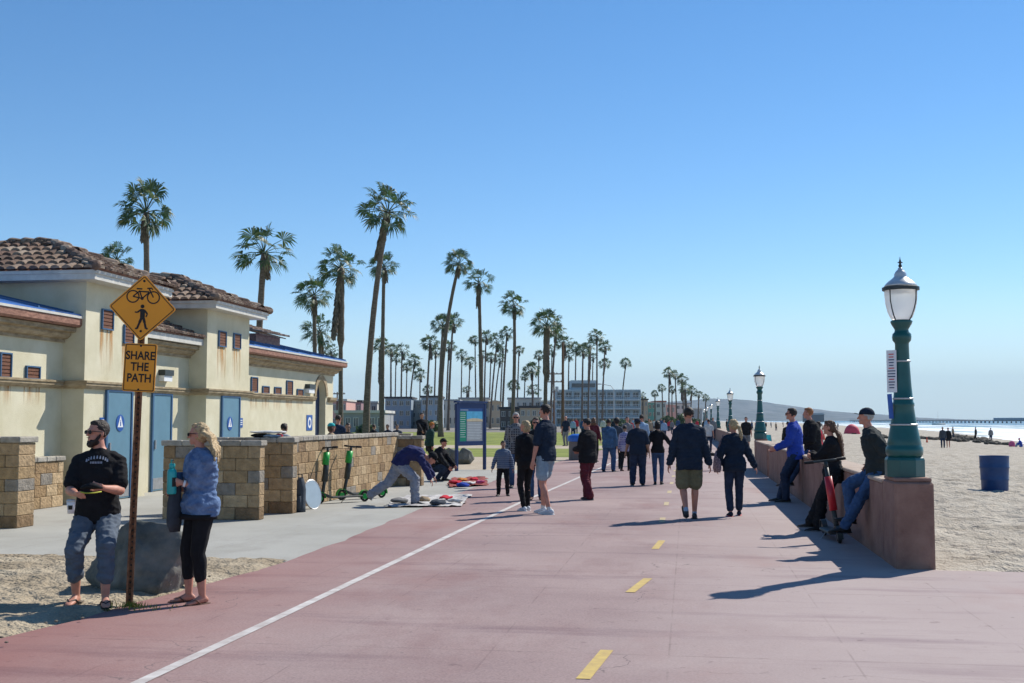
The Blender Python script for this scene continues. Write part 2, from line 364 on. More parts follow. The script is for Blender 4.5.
def stain_mat():
    m = bpy.data.materials.new('rust_run'); m.use_nodes = True; n, l = nt(m); b = n['Principled BSDF']
    b.inputs['Base Color'].default_value = (.55, .27, .07, 1); b.inputs['Roughness'].default_value = .9
    tc = n.new('ShaderNodeTexCoord'); mp = n.new('ShaderNodeMapping'); mp.inputs['Scale'].default_value = (1, 14, 1.2); l.new(tc.outputs['Object'], mp.inputs[0])
    z = n.new('ShaderNodeTexNoise'); z.inputs['Scale'].default_value = 1.; z.inputs['Detail'].default_value = 4; l.new(mp.outputs[0], z.inputs[0])
    g = n.new('ShaderNodeTexCoord'); s2 = n.new('ShaderNodeSeparateXYZ'); l.new(g.outputs['Generated'], s2.inputs[0])
    r = n.new('ShaderNodeMapRange'); r.inputs['From Min'].default_value = .4; r.inputs['From Max'].default_value = .72; l.new(z.outputs['Fac'], r.inputs[0])
    k = n.new('ShaderNodeMath'); k.operation = 'MULTIPLY'; l.new(r.outputs[0], k.inputs[0]); l.new(s2.outputs[2], k.inputs[1]); l.new(k.outputs[0], b.inputs['Alpha'])
    return m
M_stain = stain_mat()
# cloth
def cl(name, c, var=.18, bump=.15, rough=.9, sc=10): return mat(name, c, rough, var, sc, bump, 60, spec=.15)
c_black = cl('black_cloth', (.014, .014, .016)); c_navy = cl('navy_cloth', (.016, .026, .045)); c_char = cl('charcoal_cloth', (.055, .065, .08))
c_greyj = cl('slate_jersey', (.10, .125, .16)); c_pgrey = cl('pale_grey_jersey', (.25, .27, .32)); c_denim = mat('washed_denim', (.075, .13, .26), .85, .15, 11, .35, 60, col2=(.17, .25, .40), spec=.15)
c_jean = cl('blue_jeans', (.04, .085, .18), .3); c_jeand = cl('dark_jeans', (.022, .036, .07), .3); c_royal = cl('royal_blue_fleece', (.025, .06, .34)); c_khaki = cl('olive_khaki', (.13, .135, .085))
c_maroon = cl('maroon_cloth', (.10, .02, .03)); c_shortb = cl('pale_blue_shorts', (.24, .32, .38)); c_white = cl('white_cloth', (.55, .54, .51), .2); c_red = cl('red_cloth', (.5, .03, .05))
c_steel = cl('dusty_blue_denim_shirt', (.05, .11, .2), .3); c_grey = cl('grey_cloth', (.2, .2, .2)); c_teal = cl('teal_cloth', (.05, .42, .42)); c_dgreen = cl('dark_green_cloth', (.02, .05, .045)); c_tan = cl('tan_cloth', (.35, .27, .18))
c_pink = cl('pink_cloth', (.6, .12, .25)); c_orange = cl('orange_knit', (.45, .17, .04)); c_sky = cl('light_blue_cloth', (.3, .42, .55))
c_plaid = check_mat('black_white_plaid', (.025, .025, .03), (.2, .2, .2), 18, 18, 18)
c_purple = check_mat('purple_white_plaid', (.10, .08, .3), (.42, .4, .5), 14, 14, 14)
c_stripe = check_mat('navy_grey_stripe', (.02, .05, .11), (.2, .24, .3), 0, 0, 24)
h_dark = mat('dark_brown_hair', (.022, .014, .010), .6, .3, 60, .5, 90, spec=.4); h_black = mat('black_hair', (.009, .008, .008), .55, .3, 60, .5, 90, spec=.4)
h_blond = mat('blond_hair', (.36, .24, .11), .6, .3, 60, .5, 90, col2=(.62, .46, .25), spec=.4); h_grey = mat('grey_hair', (.4, .39, .37), .7, .2, 60, .5, 90); h_brown = mat('long_brown_hair', (.075, .04, .025), .6, .3, 60, .5, 90, col2=(.16, .08, .04), spec=.4)
h_ginger = mat('ginger_hair', (.3, .12, .045), .6, .3, 60, .5, 90)
# ------------------------------------------------------------------ people
_sc = bpy.data.scenes.new('Workshop')
def remeshed(name, bm, m, parent, voxel, wrinkle=0., wscale=9., smooth=2):
    """fuses overlapping closed pieces into one continuous skin"""
    me = bpy.data.meshes.new(name); bmesh.ops.recalc_face_normals(bm, faces=bm.faces); bm.to_mesh(me); bm.free()
    o = bpy.data.objects.new(name, me); _sc.collection.objects.link(o)
    md = o.modifiers.new('r', 'REMESH'); md.mode = 'VOXEL'; md.voxel_size = voxel
    if smooth:
        ms = o.modifiers.new('s', 'SMOOTH'); ms.factor = .5; ms.iterations = smooth
    vl = _sc.view_layers[0]; vl.update(); dg = vl.depsgraph; dg.update()
    me2 = bpy.data.meshes.new_from_object(o.evaluated_get(dg), depsgraph=dg)
    bpy.data.objects.remove(o); bpy.data.meshes.remove(me)
    if wrinkle:
        nv = len(me2.vertices); co = [0.] * (nv * 3); no = [0.] * (nv * 3)
        me2.vertices.foreach_get('co', co); me2.vertices.foreach_get('normal', no)
        for i in range(nv):
            c = Vector(co[i * 3:i * 3 + 3])
            a = noise.noise(Vector((c.x * wscale, c.y * wscale, c.z * wscale * 1.6)) + Vector((3.1, 7.7, 1.3)))
            q = noise.noise(Vector((c.x * wscale * .9 + c.z * 3, c.y * wscale * .9, c.z * wscale * 2.1 - c.x * 4)) + Vector((13.1, 2.7, 6.3)))
            a = .7 * a + .9 * (.35 - abs(q) * 2)
            b = noise.noise(Vector((c.x * wscale * 2.7, c.y * wscale * 2.7, c.z * wscale * 4)))
            k = wrinkle * (a + .5 * b)
            for j in (0, 1, 2): co[i * 3 + j] += no[i * 3 + j] * k
        me2.vertices.foreach_set('co', co)
    me2.materials.clear()
    me2.materials.append(m); me2.polygons.foreach_set('use_smooth', [True] * len(me2.polygons)); me2.name = name
    r = bpy.data.objects.new(name, me2); C.objects.link(r); r.parent = parent
    return r
SK = mat('skin', (.47, .27, .19), .55, .12, 14, spec=.4)
SKD = mat('tanned_skin', (.33, .18, .115), .55, .12, 14, spec=.4)
SKR = mat('sunburnt_skin', (.5, .23, .16), .55, .15, 14, spec=.4)
def hand(bm, w, d, n, side, k=1., curl=.9):
    """palm, four unequal bent fingers and a thumb; d along the forearm, n out of the palm"""
    d = d.normalized(); n = (n - d * n.dot(d)).normalized(); t = d.cross(n) * side     # t: towards the little finger
    fr = (t, n)
    tube(bm, [w - d * .01 * k, w + d * .02 * k, w + d * .06 * k, w + d * .095 * k], [.024 * k, .032 * k, .041 * k, .039 * k], 10, fx=fr,
         rad2=[.019 * k, .016 * k, .014 * k, .011 * k])
    for i, L in enumerate((.072, .08, .076, .06)):
        b = w + d * .09 * k + t * ((i - 1.5) * .0205 * k)
        for j, (f, c) in enumerate(((.45, .25), (.32, .75), (.23, 1.25))):
            q = d * math.cos(c * curl) + n * math.sin(c * curl)
            e = b + q * (L * f * k); capsule(bm, b, e, (.0095 - j * .0008) * k, (.009 - j * .001) * k, 7); b = e
    b = w + d * .025 * k - t * .025 * k + n * .006 * k; q = (d * .75 - t * .62 + n * .35).normalized(); e = b + q * .045 * k
    capsule(bm, b, e, .013 * k, .0105 * k, 7); q = (d * .95 - t * .15 + n * .4).normalized(); capsule(bm, e, e + q * .032 * k, .0105 * k, .0085 * k, 7)
def ik(a, c, l1, l2, pole):
    v = c - a; L = v.length; mx = (l1 + l2) * .998
    if L > mx: v = v * (mx / L); L = mx; c = a + v
    u = v.normalized(); x = (l1 * l1 - l2 * l2 + L * L) / (2 * L); h = math.sqrt(max(l1 * l1 - x * x, 0))
    p = pole - u * pole.dot(u)
    p = p.normalized() if p.length > 1e-5 else Vector((0, 1, 0))
    return a + u * x + p * h, c
BASE_FEET = ((-.1, .02, .085, -8), (.1, -.02, .085, 8))
BASE_HANDS = ((-.27, .05, .86), (.27, .05, .86))
def person(label, loc, head, H=1.75, fem=False, pel=(0, 0, .95), lean=0, side=0, twist=0, hyaw=0, hpitch=0,
           feet=BASE_FEET, hands=BASE_HANDS, kpole=None, epole=None, palms=None, skin=None, top=None, bottom=None,
           shoes=None, hair=None, cap=None, fat=1., voxel=.012, group=None, extra=None, lift=(0, 0), roll=0, name='person', curl=.9, beard=None, glasses=None, eyes=False):
    """feet / hands: (x, y, z) local for a 1.75 m figure, +y is the way the body faces. loc on the ground, head = heading clockwise from +Y"""
    s = H / 1.75
    root = thing(name, label, 'person', loc, -R(head), group)
    V = Vector
    P = V(pel)
    shw = .15 if fem else .172; hw = .09
    # spine
    def rot(l, sd, tw): return Matrix.Rotation(R(tw), 3, 'Z') @ Matrix.Rotation(R(sd), 3, 'Y') @ Matrix.Rotation(-R(l), 3, 'X')
    R0 = rot(lean * .3, side * .3, 0); R1 = rot(lean * .65, side * .7, twist * .4); R2 = rot(lean, side, twist * .8); R3 = rot(lean, side, twist)
    up = V((0, 0, 1))
    waist = P + R0 @ up * .16; chest = waist + R1 @ up * .17; sh = chest + R2 @ up * .16; nb = sh + R3 @ up * .055
    HR = Matrix.Rotation(-R(hyaw), 3, 'Z') @ Matrix.Rotation(R(-hpitch), 3, 'X')
    nd = (R3 @ up * .5 + V((0, 0, .6))).normalized() if lean < 60 else (R3 @ up)
    hc = nb + nd * .175 + HR @ V((0, .018, 0))
    S = [sh + R3 @ V((sd * shw, 0, -.04)) for sd in (-1, 1)]
    Hh = [P + R0 @ V((sd * hw, 0, -.03)) for sd in (-1, 1)]
    K = []; A = []; E = []; W = []
    for i in (0, 1):
        f = feet[i]; a = V(f[:3])
        kp = V(kpole[i]) if kpole else V(((-.12, .12)[i], 1, .15))
        k, a = ik(Hh[i], a, .43, .43, kp); K.append(k); A.append(a)
        h = V(hands[i]); ep = V(epole[i]) if epole else V(((-.5, .5)[i], -1, -.2))
        e, h = ik(S[i], h, .285, .25, ep); E.append(e); W.append(h)
    f2 = fat
    def T(bm): bmesh.ops.transform(bm, matrix=Matrix.Scale(s, 4), verts=bm.verts); return bm
    X0 = [(M @ V((1, 0, 0)), M @ V((0, 1, 0))) for M in (R0, R0, R0, R1, R2, R3, R3)]
    def torso(bm, g=0., low=-.07, top_=True, belly=0.):
        if fem: w = [.15, .16, .122, .138, .132, .085, .05]; d = [.1, .115, .09, .115, .095, .07, .05]
        else: w = [.15, .155, .146, .166, .155, .095, .058]; d = [.105, .112, .105, .12, .1, .07, .055]
        c = [P + R0 @ up * low, P + R0 @ up * .03, waist + R0 @ V((0, belly * .4, 0)), chest, sh - R3 @ up * .02, nb - R3 @ up * .02, nb + R3 @ up * .04]
        ww = [a * f2 + g + (.012 if g and i < 2 else 0) for i, a in enumerate(w)]; dd = [(a + (belly if 1 <= i <= 3 else 0)) * f2 + g + (.014 if g and i < 2 else 0) for i, a in enumerate(d)]
        ww[6] = w[6] + g * .3; dd[6] = d[6] + g * .3
        m = 7 if top_ else 6
        tube(bm, c[:m], ww[:m], 18, fx=X0[:m], rad2=dd[:m], ex=2.5)
    # ---- body skin, one continuous surface
    bm = bmesh.new(); torso(bm)
    tube(bm, [nb - nd * .03, nb + nd * .03, hc - V((0, 0, .05))], [.056, .05 if fem else .056, .05], 12)
    hm = HR
    ellipsoid(bm, hc + hm @ V((0, -.008, .022)), (.074, .093, .093), hm)
    ellipsoid(bm, hc + hm @ V((0, .022, -.045)), (.053, .062, .062), hm)          # jaw
    ellipsoid(bm, hc + hm @ V((0, .068, -.088)), (.02, .02, .018), hm, 8, 6)      # chin
    capsule(bm, hc + hm @ V((0, .084, .012)), hc + hm @ V((0, .104, -.028)), .009, .0135, 8)   # nose
    ellipsoid(bm, hc + hm @ V((0, .083, -.06)), (.022, .011, .009), hm, 8, 6)     # lips
    ellipsoid(bm, hc + hm @ V((0, .08, .022)), (.05, .014, .012), hm, 8, 6)       # brow
    for q in (-1, 1): ellipsoid(bm, hc + hm @ V((q * .076, -.005, -.01)), (.009, .019, .031), hm, 8, 6)
    for i, q in ((0, -1), (1, 1)):
        capsule(bm, S[i], E[i], .052 * f2, .04 * f2); capsule(bm, E[i], E[i].lerp(W[i], .35), .04 * f2, .04 * f2); capsule(bm, E[i].lerp(W[i], .3), W[i], .039 * f2, .026)
        fd = (W[i] - E[i]).normalized()
        pn = V(palms[i]) if palms else V((-q, .15, 0))
        hand(bm, W[i], fd, pn, -q if (fd.cross(pn)).y > 0 and not palms else q, 1., curl)
        capsule(bm, Hh[i] + V((0, 0, .0)), K[i], .083 * f2, .055 * f2); capsule(bm, K[i], K[i].lerp(A[i], .3) - V((0, .012, 0)), .053 * f2, .055 * f2)
        capsule(bm, K[i].lerp(A[i], .3) - V((0, .01, 0)), A[i], .053 * f2, .035)
        yw = feet[i][3] if len(feet[i]) > 3 else 0
        fr = Matrix.Rotation(-R(yw), 3, 'Z') @ Matrix.Rotation(-R(lift[i]), 3, 'X')
        tube(bm, [A[i] + fr @ V((0, y, z)) for y, z in ((-.065, -.045), (-.03, -.03), (.03, -.035), (.1, -.055), (.16, -.066), (.185, -.07))],
             [.02, .032, .034, .042, .036, .015], 10, fx=(fr @ V((1, 0, 0)), fr @ V((0, 0, 1))), rad2=[.02, .04, .042, .026, .018, .01])
    remeshed('body', T(bm), skin or SK, root, (min(voxel, .009) if voxel < .02 else voxel) * s)
    # ---- clothes
    if top:
        k = top.get('kind', 'long'); g = top.get('g', .016); bm = bmesh.new()
        torso(bm, g, top.get('low', -.1), True, top.get('belly', 0))
        for i in (0, 1):
            gg = g * .62 + (.008 if k in ('jacket', 'hoodie') else .003)
            capsule(bm, sh + R3 @ V(((-1, 1)[i] * .1, 0, -.005)), S[i], .058 * f2 + gg, .056 * f2 + gg)
            if k == 'tee':
                e = S[i].lerp(E[i], top.get('sl', .62)); capsule(bm, S[i], e, .056 * f2 + gg, .05 * f2 + gg * 1.6)
            else:
                capsule(bm, S[i], E[i], .054 * f2 + gg, .044 * f2 + gg)
                capsule(bm, E[i], E[i].lerp(W[i], top.get('sl', .93)), .043 * f2 + gg, .034 + gg)
        if k == 'hoodie':
            tube(bm, [nb + R3 @ V((0, -.05, .02)), nb + R3 @ V((0, -.085, 0)), nb + R3 @ V((0, -.09, -.05))], [.05, .095, .06], 12, fx=(R3 @ V((1, 0, 0)), R3 @ V((0, 0, 1))), rad2=[.02, .04, .03])
        if k == 'jacket':
            tube(bm, [nb + R3 @ V((0, -.01, -.01)), nb + R3 @ V((0, -.005, .035))], [.075, .068], 14, fx=(R3 @ V((1, 0, 0)), R3 @ V((0, 1, 0))), rad2=[.07, .062])
        sh_ = remeshed(top.get('name', {'tee': 'shirt', 'long': 'shirt', 'jacket': 'jacket', 'hoodie': 'hoodie'}[k]), T(bm), top['m'], root, voxel * s, top.get('w', .007), top.get('ws', 9))
    if bottom:
        k = bottom.get('kind', 'pants'); g = bottom.get('g', .014); bm = bmesh.new()
        w = [.1, .15, .155, .14]; d = [.09, .112, .112, .1]
        if fem: w = [.1, .152, .155, .13]; d = [.09, .115, .11, .095]
        c = [P + R0 @ up * z for z in (-.12, -.06, .03, .1)]
        tube(bm, c, [a * f2 + min(g, .01) * (1 if j < 2 else .3) for j, a in enumerate(w)], 16, fx=X0[:4], rad2=[a * f2 + min(g, .01) * (1 if j < 2 else .3) for j, a in enumerate(d)], ex=2.3)
        for i in (0, 1):
            th = .088 * f2 + g
            if k == 'shorts':
                e = Hh[i].lerp(K[i], bottom.get('len', .86)); capsule(bm, Hh[i], e - (e - Hh[i]) * .08, th, .078 * f2 + g * 1.6)
            else:
                capsule(bm, Hh[i], K[i], th, .058 * f2 + g)
                L = bottom.get('len', .97) if k == 'pants' else bottom.get('len', .55)
                a = K[i].lerp(A[i], L); mid = K[i].lerp(A[i], L * .35) - V((0, .01, 0))
                capsule(bm, K[i], mid, .056 * f2 + g, .056 * f2 + g); capsule(bm, mid, a, .056 * f2 + g, bottom.get('cuff', .042) * f2 + g)
        remeshed(bottom.get('name', {'pants': 'trousers', 'shorts': 'shorts', 'capri': 'leggings'}[k]), T(bm), bottom['m'], root, voxel * s, bottom.get('w', .006), 10)
    if shoes:
        for i in (0, 1):
            bm = bmesh.new(); yw = feet[i][3] if len(feet[i]) > 3 else 0
            fr = Matrix.Rotation(-R(yw), 3, 'Z') @ Matrix.Rotation(-R(lift[i]), 3, 'X'); fx = (fr @ V((1, 0, 0)), fr @ V((0, 0, 1)))
            if shoes.get('kind') == 'sandal':
                tube(bm, [A[i] + fr @ V((0, y, -.078)) for y in (-.085, -.06, 0, .07, .15, .2)], [.02, .038, .04, .048, .046, .02], 12, fx=fx, rad2=[.008] * 6)
                for q in (-1, 1):
                    pp = [A[i] + fr @ V(t) for t in ((q * .045, .04, -.07), (q * .036, .085, -.032), (0, .14, -.045), (0, .155, -.07))]
                    tube(bm, pp, [.007] * 4, 6)
                link('sandal', T(bm), shoes['m'], root, smooth=True)
            else:
                tube(bm, [A[i] + fr @ V((0, y, z)) for y, z in ((-.085, -.05), (-.06, -.032), (.0, -.03), (.07, -.045), (.15, -.058), (.2, -.066), (.215, -.07))],
                     [.022, .038, .04, .045, .043, .03, .012], 12, fx=fx, rad2=[.026, .042, .044, .032, .022, .016, .008])
                if shoes.get('high'): capsule(bm, A[i] + V((0, -.01, .04)), A[i], .048, .05)
                o = link('shoe', T(bm), shoes['m'], root, smooth=True)
                if shoes.get('sole'):
                    b2 = bmesh.new()
                    tube(b2, [A[i] + fr @ V((0, y, -.077)) for y in (-.095, -.07, 0, .08, .16, .21)], [.02, .046, .049, .054, .052, .02], 12, fx=fx, rad2=[.012] * 6)
                    link('sole', T(b2), shoes['sole'], o, smooth=True)
            if shoes.get('sock'):
                b2 = bmesh.new(); capsule(b2, A[i] + (K[i] - A[i]).normalized() * .05, A[i], .037, .040); link('sock', T(b2), shoes['sock'], root, smooth=True)
    if hair:
        bm = bmesh.new(); k = hair.get('kind', 'short')
        ellipsoid(bm, hc + hm @ V((0, -.018, .034)), (.080, .093, .089), hm)
        ellipsoid(bm, hc + hm @ V((0, .028, .082)), (.055, .05, .032), hm, 10, 6)
        for q in (-1, 1): capsule(bm, hc + hm @ V((q * .072, -.01, .03)), hc + hm @ V((q * .07, -.03, -.03)), .014, .014, 6)
        if k == 'curly': ellipsoid(bm, hc + hm @ V((0, -.03, .04)), (.12, .12, .12), hm)
        if k in ('long', 'pony', 'blown', 'bob'):
            ellipsoid(bm, hc + hm @ V((0, -.035, .0)), (.084, .085, .09), hm)
        if k == 'bob': ellipsoid(bm, hc + hm @ V((0, -.03, -.05)), (.09, .075, .08), hm)
        if k == 'long':
            bl = hair.get('blow', (0, 0, 0)); L = hair.get('L', .3)
            for q in (-.05, -.025, 0, .025, .05):
                p0 = hc + hm @ V((q, -.07, 0)); p1 = hc + hm @ V((q * 1.6, -.1, -.12)) + V(bl) * .4; p2 = hc + hm @ V((q * 1.5, -.08, -.12 - L * .5)) + V(bl) * .8; p3 = hc + hm @ V((q * 1.0, -.08, -.12 - L)) + V(bl)
                tube(bm, [p0, p1, p2, p3], [.035, .04, .034, .012], 8)
        if k == 'pony':
            bl = V(hair.get('blow', (0, 0, 0))); L = hair.get('L', .28)
            p0 = hc + hm @ V((0, -.09, .02)); p1 = hc + hm @ V((0, -.13, -.03)) + bl * .3; p2 = hc + hm @ V((0, -.13, -.12 - L * .4)) + bl * .8; p3 = hc + hm @ V((0, -.11, -.1 - L)) + bl
            tube(bm, [p0, p1, p2, p3], [.022, .034, .034, .008], 8)
        if k == 'blown':
            for j in range(11):
                q = (j - 5) * .014; r_ = random.Random(j)
                bl = V(hair['blow']) * r_.uniform(.75, 1.25)
                p0 = hc + hm @ V((q, -.05, .045 - abs(q) * .5)); p1 = hc + hm @ V((q * 1.2, -.11, -.02)) + bl * .2
                p2 = hc + hm @ V((q * 1.6, -.13, -.1 - r_.uniform(0, .05))) + bl * .6; p3 = hc + hm @ V((q * 2.0, -.11, -.19 - r_.uniform(0, .12))) + bl
                tube(bm, [p0, p1, p2, p3], [.036, .036, .028, .006], 7)
        remeshed('hair', T(bm), hair['m'], root, (min(voxel, .009) if voxel < .02 else voxel) * s, hair.get('w', .006), 26, 1)
    if beard:
        bm = bmesh.new(); ellipsoid(bm, hc + hm @ V((0, .03, -.088)), (.058, .06, .036), hm); ellipsoid(bm, hc + hm @ V((0, .062, -.108)), (.038, .034, .034), hm)
        for q in (-1, 1): capsule(bm, hc + hm @ V((q * .068, .01, -.02)), hc + hm @ V((q * .056, .04, -.07)), .012, .018, 6)
        capsule(bm, hc + hm @ V((-.024, .088, -.046)), hc + hm @ V((.024, .088, -.046)), .006, .006, 6)
        remeshed('beard', T(bm), beard, root, .007 * s, .004, 40, 1)
    if glasses:
        bm = bmesh.new()
        for q in (-1, 1):
            tube(bm, [hc + hm @ V((q * .033, .094, -.001)), hc + hm @ V((q * .035, .099, -.001))], [.027, .025], 12, fx=(hm @ V((1, 0, 0)), hm @ V((0, 0, 1))), rad2=[.019, .017], ex=2.6)
            capsule(bm, hc + hm @ V((q * .06, .086, .008)), hc + hm @ V((q * .079, -.005, .006)), .004, .004, 6)
        capsule(bm, hc + hm @ V((-.012, .1, .006)), hc + hm @ V((.012, .1, .006)), .004, .004, 6)
        link('sunglasses', T(bm), glasses, root, smooth=True)
    elif eyes:
        bm = bmesh.new()
        for q in (-1, 1):
            ellipsoid(bm, hc + hm @ V((q * .031, .083, 0)), (.014, .006, .007), hm, 8, 6)
            ellipsoid(bm, hc + hm @ V((q * .031, .088, 0)), (.006, .003, .006), hm, 8, 6, 1)
        link('eyes', T(bm), [M_eye, M_black], root, smooth=True)
    if cap:
        bm = bmesh.new()
        tube(bm, [hc + hm @ V((0, -.012, z)) for z in (.035, .06, .09, .115, .13)], [.089, .088, .077, .053, .02], 16, fx=(hm @ V((1, 0, 0)), hm @ V((0, 1, 0))), rad2=[.105, .103, .088, .06, .02])
        if cap.get('brim', 1):
            q = 1 if not cap.get('back') else -1
            pts = [(-.07, .06), (-.06, .12), (-.03, .155), (0, .165), (.03, .155), (.06, .12), (.07, .06)]
            prism(bm, [hc + hm @ V((x, q * y - .012, .038 - abs(x) * .12)) for x, y in pts], hm @ V((0, 0, .008)))
        if cap.get('pom'): ellipsoid(bm, hc + hm @ V((0, -.012, .14)), (.025, .025, .025))
        link('cap' if cap.get('brim', 1) else 'beanie', T(bm), cap['m'], root, smooth=True)

    J = dict(P=P * s, sh=sh * s, nb=nb * s, hc=hc * s, W=[w * s for w in W], E=[e * s for e in E], A=[a * s for a in A], K=[k * s for k in K], R3=R3, R0=R0, chest=chest * s, s=s, S=[q * s for q in S])
    return root, J
# ------------------------------------------------------------------ world, light, camera
sc = bpy.context.scene
cam = bpy.data.objects.new('Camera', bpy.data.cameras.new('Camera')); C.objects.link(cam); sc.camera = cam
cam.location = (0, 0, CH); cam.rotation_euler = (math.pi / 2 + PITCH, 0, YAW)
cam.data.sensor_width = 36; cam.data.lens = F * 36 / 1024; cam.data.clip_end = 60000; cam.data.clip_start = .1
SAZ, SEL = R(38), R(43.5)
w = bpy.data.worlds.new('World'); sc.world = w; w.use_nodes = True
wn, wl = w.node_tree.nodes, w.node_tree.links
sky = wn.new('ShaderNodeTexSky'); sky.sky_type = 'NISHITA'; sky.sun_disc = False; sky.sun_elevation = SEL; sky.sun_rotation = SAZ
sky.air_density = .85; sky.dust_density = .0; sky.ozone_density = 2.4; sky.altitude = 0
hs = wn.new('ShaderNodeHueSaturation'); hs.inputs['Saturation'].default_value = 1.24; wl.new(sky.outputs[0], hs.inputs['Color']); 
wt = wn.new('ShaderNodeTexCoord'); ws = wn.new('ShaderNodeSeparateXYZ'); wl.new(wt.outputs['Generated'], ws.inputs[0])
wr = wn.new('ShaderNodeMapRange'); wr.interpolation_type = 'SMOOTHSTEP'; wr.inputs['From Min'].default_value = -.02; wr.inputs['From Max'].default_value = .13; wr.inputs['To Min'].default_value = .92; wr.inputs['To Max'].default_value = 0
wl.new(ws.outputs[2], wr.inputs['Value']); wm = wn.new('ShaderNodeMix'); wm.data_type = 'RGBA'; wm.inputs[7].default_value = (5.3, 6.55, 7.0, 1)
wl.new(wr.outputs[0], wm.inputs['Factor']); wl.new(hs.outputs[0], wm.inputs[6]); wl.new(wm.outputs[2], wn['Background'].inputs[0])
wn['Background'].inputs[1].default_value = .117
sun = bpy.data.objects.new('Sun', bpy.data.lights.new('Sun', 'SUN')); C.objects.link(sun)
sun.data.energy = 4.9; sun.data.angle = R(.53); sun.data.color = (1, .94, .85)
sd = Vector((math.sin(SAZ) * math.cos(SEL), math.cos(SAZ) * math.cos(SEL), math.sin(SEL)))
sun.rotation_euler = sd.to_track_quat('Z', 'Y').to_euler()
sc.view_settings.view_transform = 'Standard'; sc.view_settings.look = 'None'; sc.view_settings.exposure = EXPO; sc.view_settings.gamma = 1
sc.cycles.use_denoising = True
sc.cycles.volume_bounces = 0; sc.cycles.max_bounces = 6; sc.cycles.transparent_max_bounces = 8
sc.cycles.volume_step_rate = 10

# ------------------------------------------------------------------ ground
def smooth(t): t = max(0, min(1, t)); return t * t * (3 - 2 * t)
def shore_x(y):
    pts = [(-400, -20), (0, 15), (137, 39), (283, 62), (420, 72), (1500, 118), (3500, 60), (9000, -900)]
    for (a, b), (c, d) in zip(pts, pts[1:]):
        if y <= c: return b + (d - b) * (y - a) / (c - a)
    return pts[-1][1]
SEA = -1.3
def land(x, y):
    if x < 2.9: return -.03
    sx = shore_x(y)
    z = -.03 - .32 * smooth((x - 2.9) / 9)
    if x > 11.9: z -= (x - 11.9) / max(sx - 11.9, 1) * .95
    return max(z, -14)
def axis(segs):
    out = []
    for a, b, n_ in segs: out += [a + (b - a) * i / n_ for i in range(n_)]
    return out + [segs[-1][1]]
xs = axis([(-9000, -400, 6), (-400, -60, 4), (-60, 2.4, 4), (2.4, 2.95, 3), (2.95, 16, 132), (16, 40, 60), (40, 130, 60), (130, 900, 8), (900, 9000, 4)])
ys = axis([(-400, 0, 4), (0, 12.2, 6), (12.2, 44, 300), (44, 160, 120), (160, 500, 60), (500, 4000, 20), (4000, 16000, 4)])
bm = bmesh.new(); grid = []
for y in ys:
    row = []
    for x in xs:
        z = land(x, y)
        if 2.95 < x < 130 and 8 < y < 600:
            k = smooth((x - 2.9) / .5) * (1 if y < 60 else .8)
            z += k * (.075 * (noise.noise(Vector((x * 1.9, y * 1.9, 0)))) + .045 * noise.noise(Vector((x * 4.5, y * 4.5, 3))) + .12 * noise.noise(Vector((x * .15, y * .11, 9))) * smooth((x - 8) / 10))
        row.append(bm.verts.new((x, y, z)))
    grid.append(row)
for a, b in zip(grid, grid[1:]):
    for i in range(len(xs) - 1): bm.faces.new((a[i], a[i + 1], b[i + 1], b[i]))
struct(link('beach', bm, M_sand, smooth=True))
def sheet(name, pts, z, m):
    bm = bmesh.new(); vs = [bm.verts.new((x, y, z)) for x, y in pts]; f = bm.faces.new(vs); bmesh.ops.triangulate(bm, faces=[f])
    return struct(link(name, bm, m))
bm = bmesh.new(); vs = [bm.verts.new(p) for p in ((-200, -400, SEA), (20000, -400, SEA), (20000, 22000, SEA), (-200, 22000, SEA))]; bm.faces.new(vs); struct(link('sea', bm, M_sea))
sheet('city_ground', [(-4000, 92), (2.2, 92), (2.2, 1500), (-4000, 1500)], -.012, M_city)
# path, left edge follows the photograph
edge = [(-5.6, -6), (-5.05, 6), (-4.95, 8), (-4.75, 10), (-4.5, 12.6), (-4.55, 15), (-4.75, 20), (-5.0, 26), (-5.1, 34), (-4.6, 60), (-4.2, 100), (-4.2, 1500)]
_e = []
for (a, b), (c, d) in zip(edge, edge[1:]):
    n_ = 1 if b > 34 or b < 6 else int((d - b) / .35)
    for i in range(n_): u = i / n_; _e.append((a + (c - a) * u + (.07 * noise.noise(Vector((0, (b + (d - b) * u) * 1.3, 2))) if n_ > 1 else 0), b + (d - b) * u))
edge = _e + [edge[-1]]
sheet('path', edge + [(2.6, 1500), (2.6, 13.02), (12, 12.75), (14, 11.4), (14, -6)], .004, M_path)
sheet('plaza_pavement', [(-60, 12.9), (-4.42, 12.75)] + [(x + .04, y) for x, y in edge if 13 < y < 36] + [(-5.1, 37), (-60, 37)], 0., M_apron)
sheet('sand_strip', [(-60, 37), (-5.08, 37), (-4.85, 50), (-60, 50)], -.004, M_gravel)
sheet('lawn', [(-60, 50), (-4.8, 50), (-4.6, 65), (-60, 65)], 0., M_lawn)
sheet('sidewalk', [(-60, 65), (-4.6, 65), (-4.5, 73), (-60, 73)], 0., M_gravel)
sheet('far_lawn', [(-60, 73), (-4.5, 73), (-4.2, 150), (-60, 150)], 0., M_lawn)
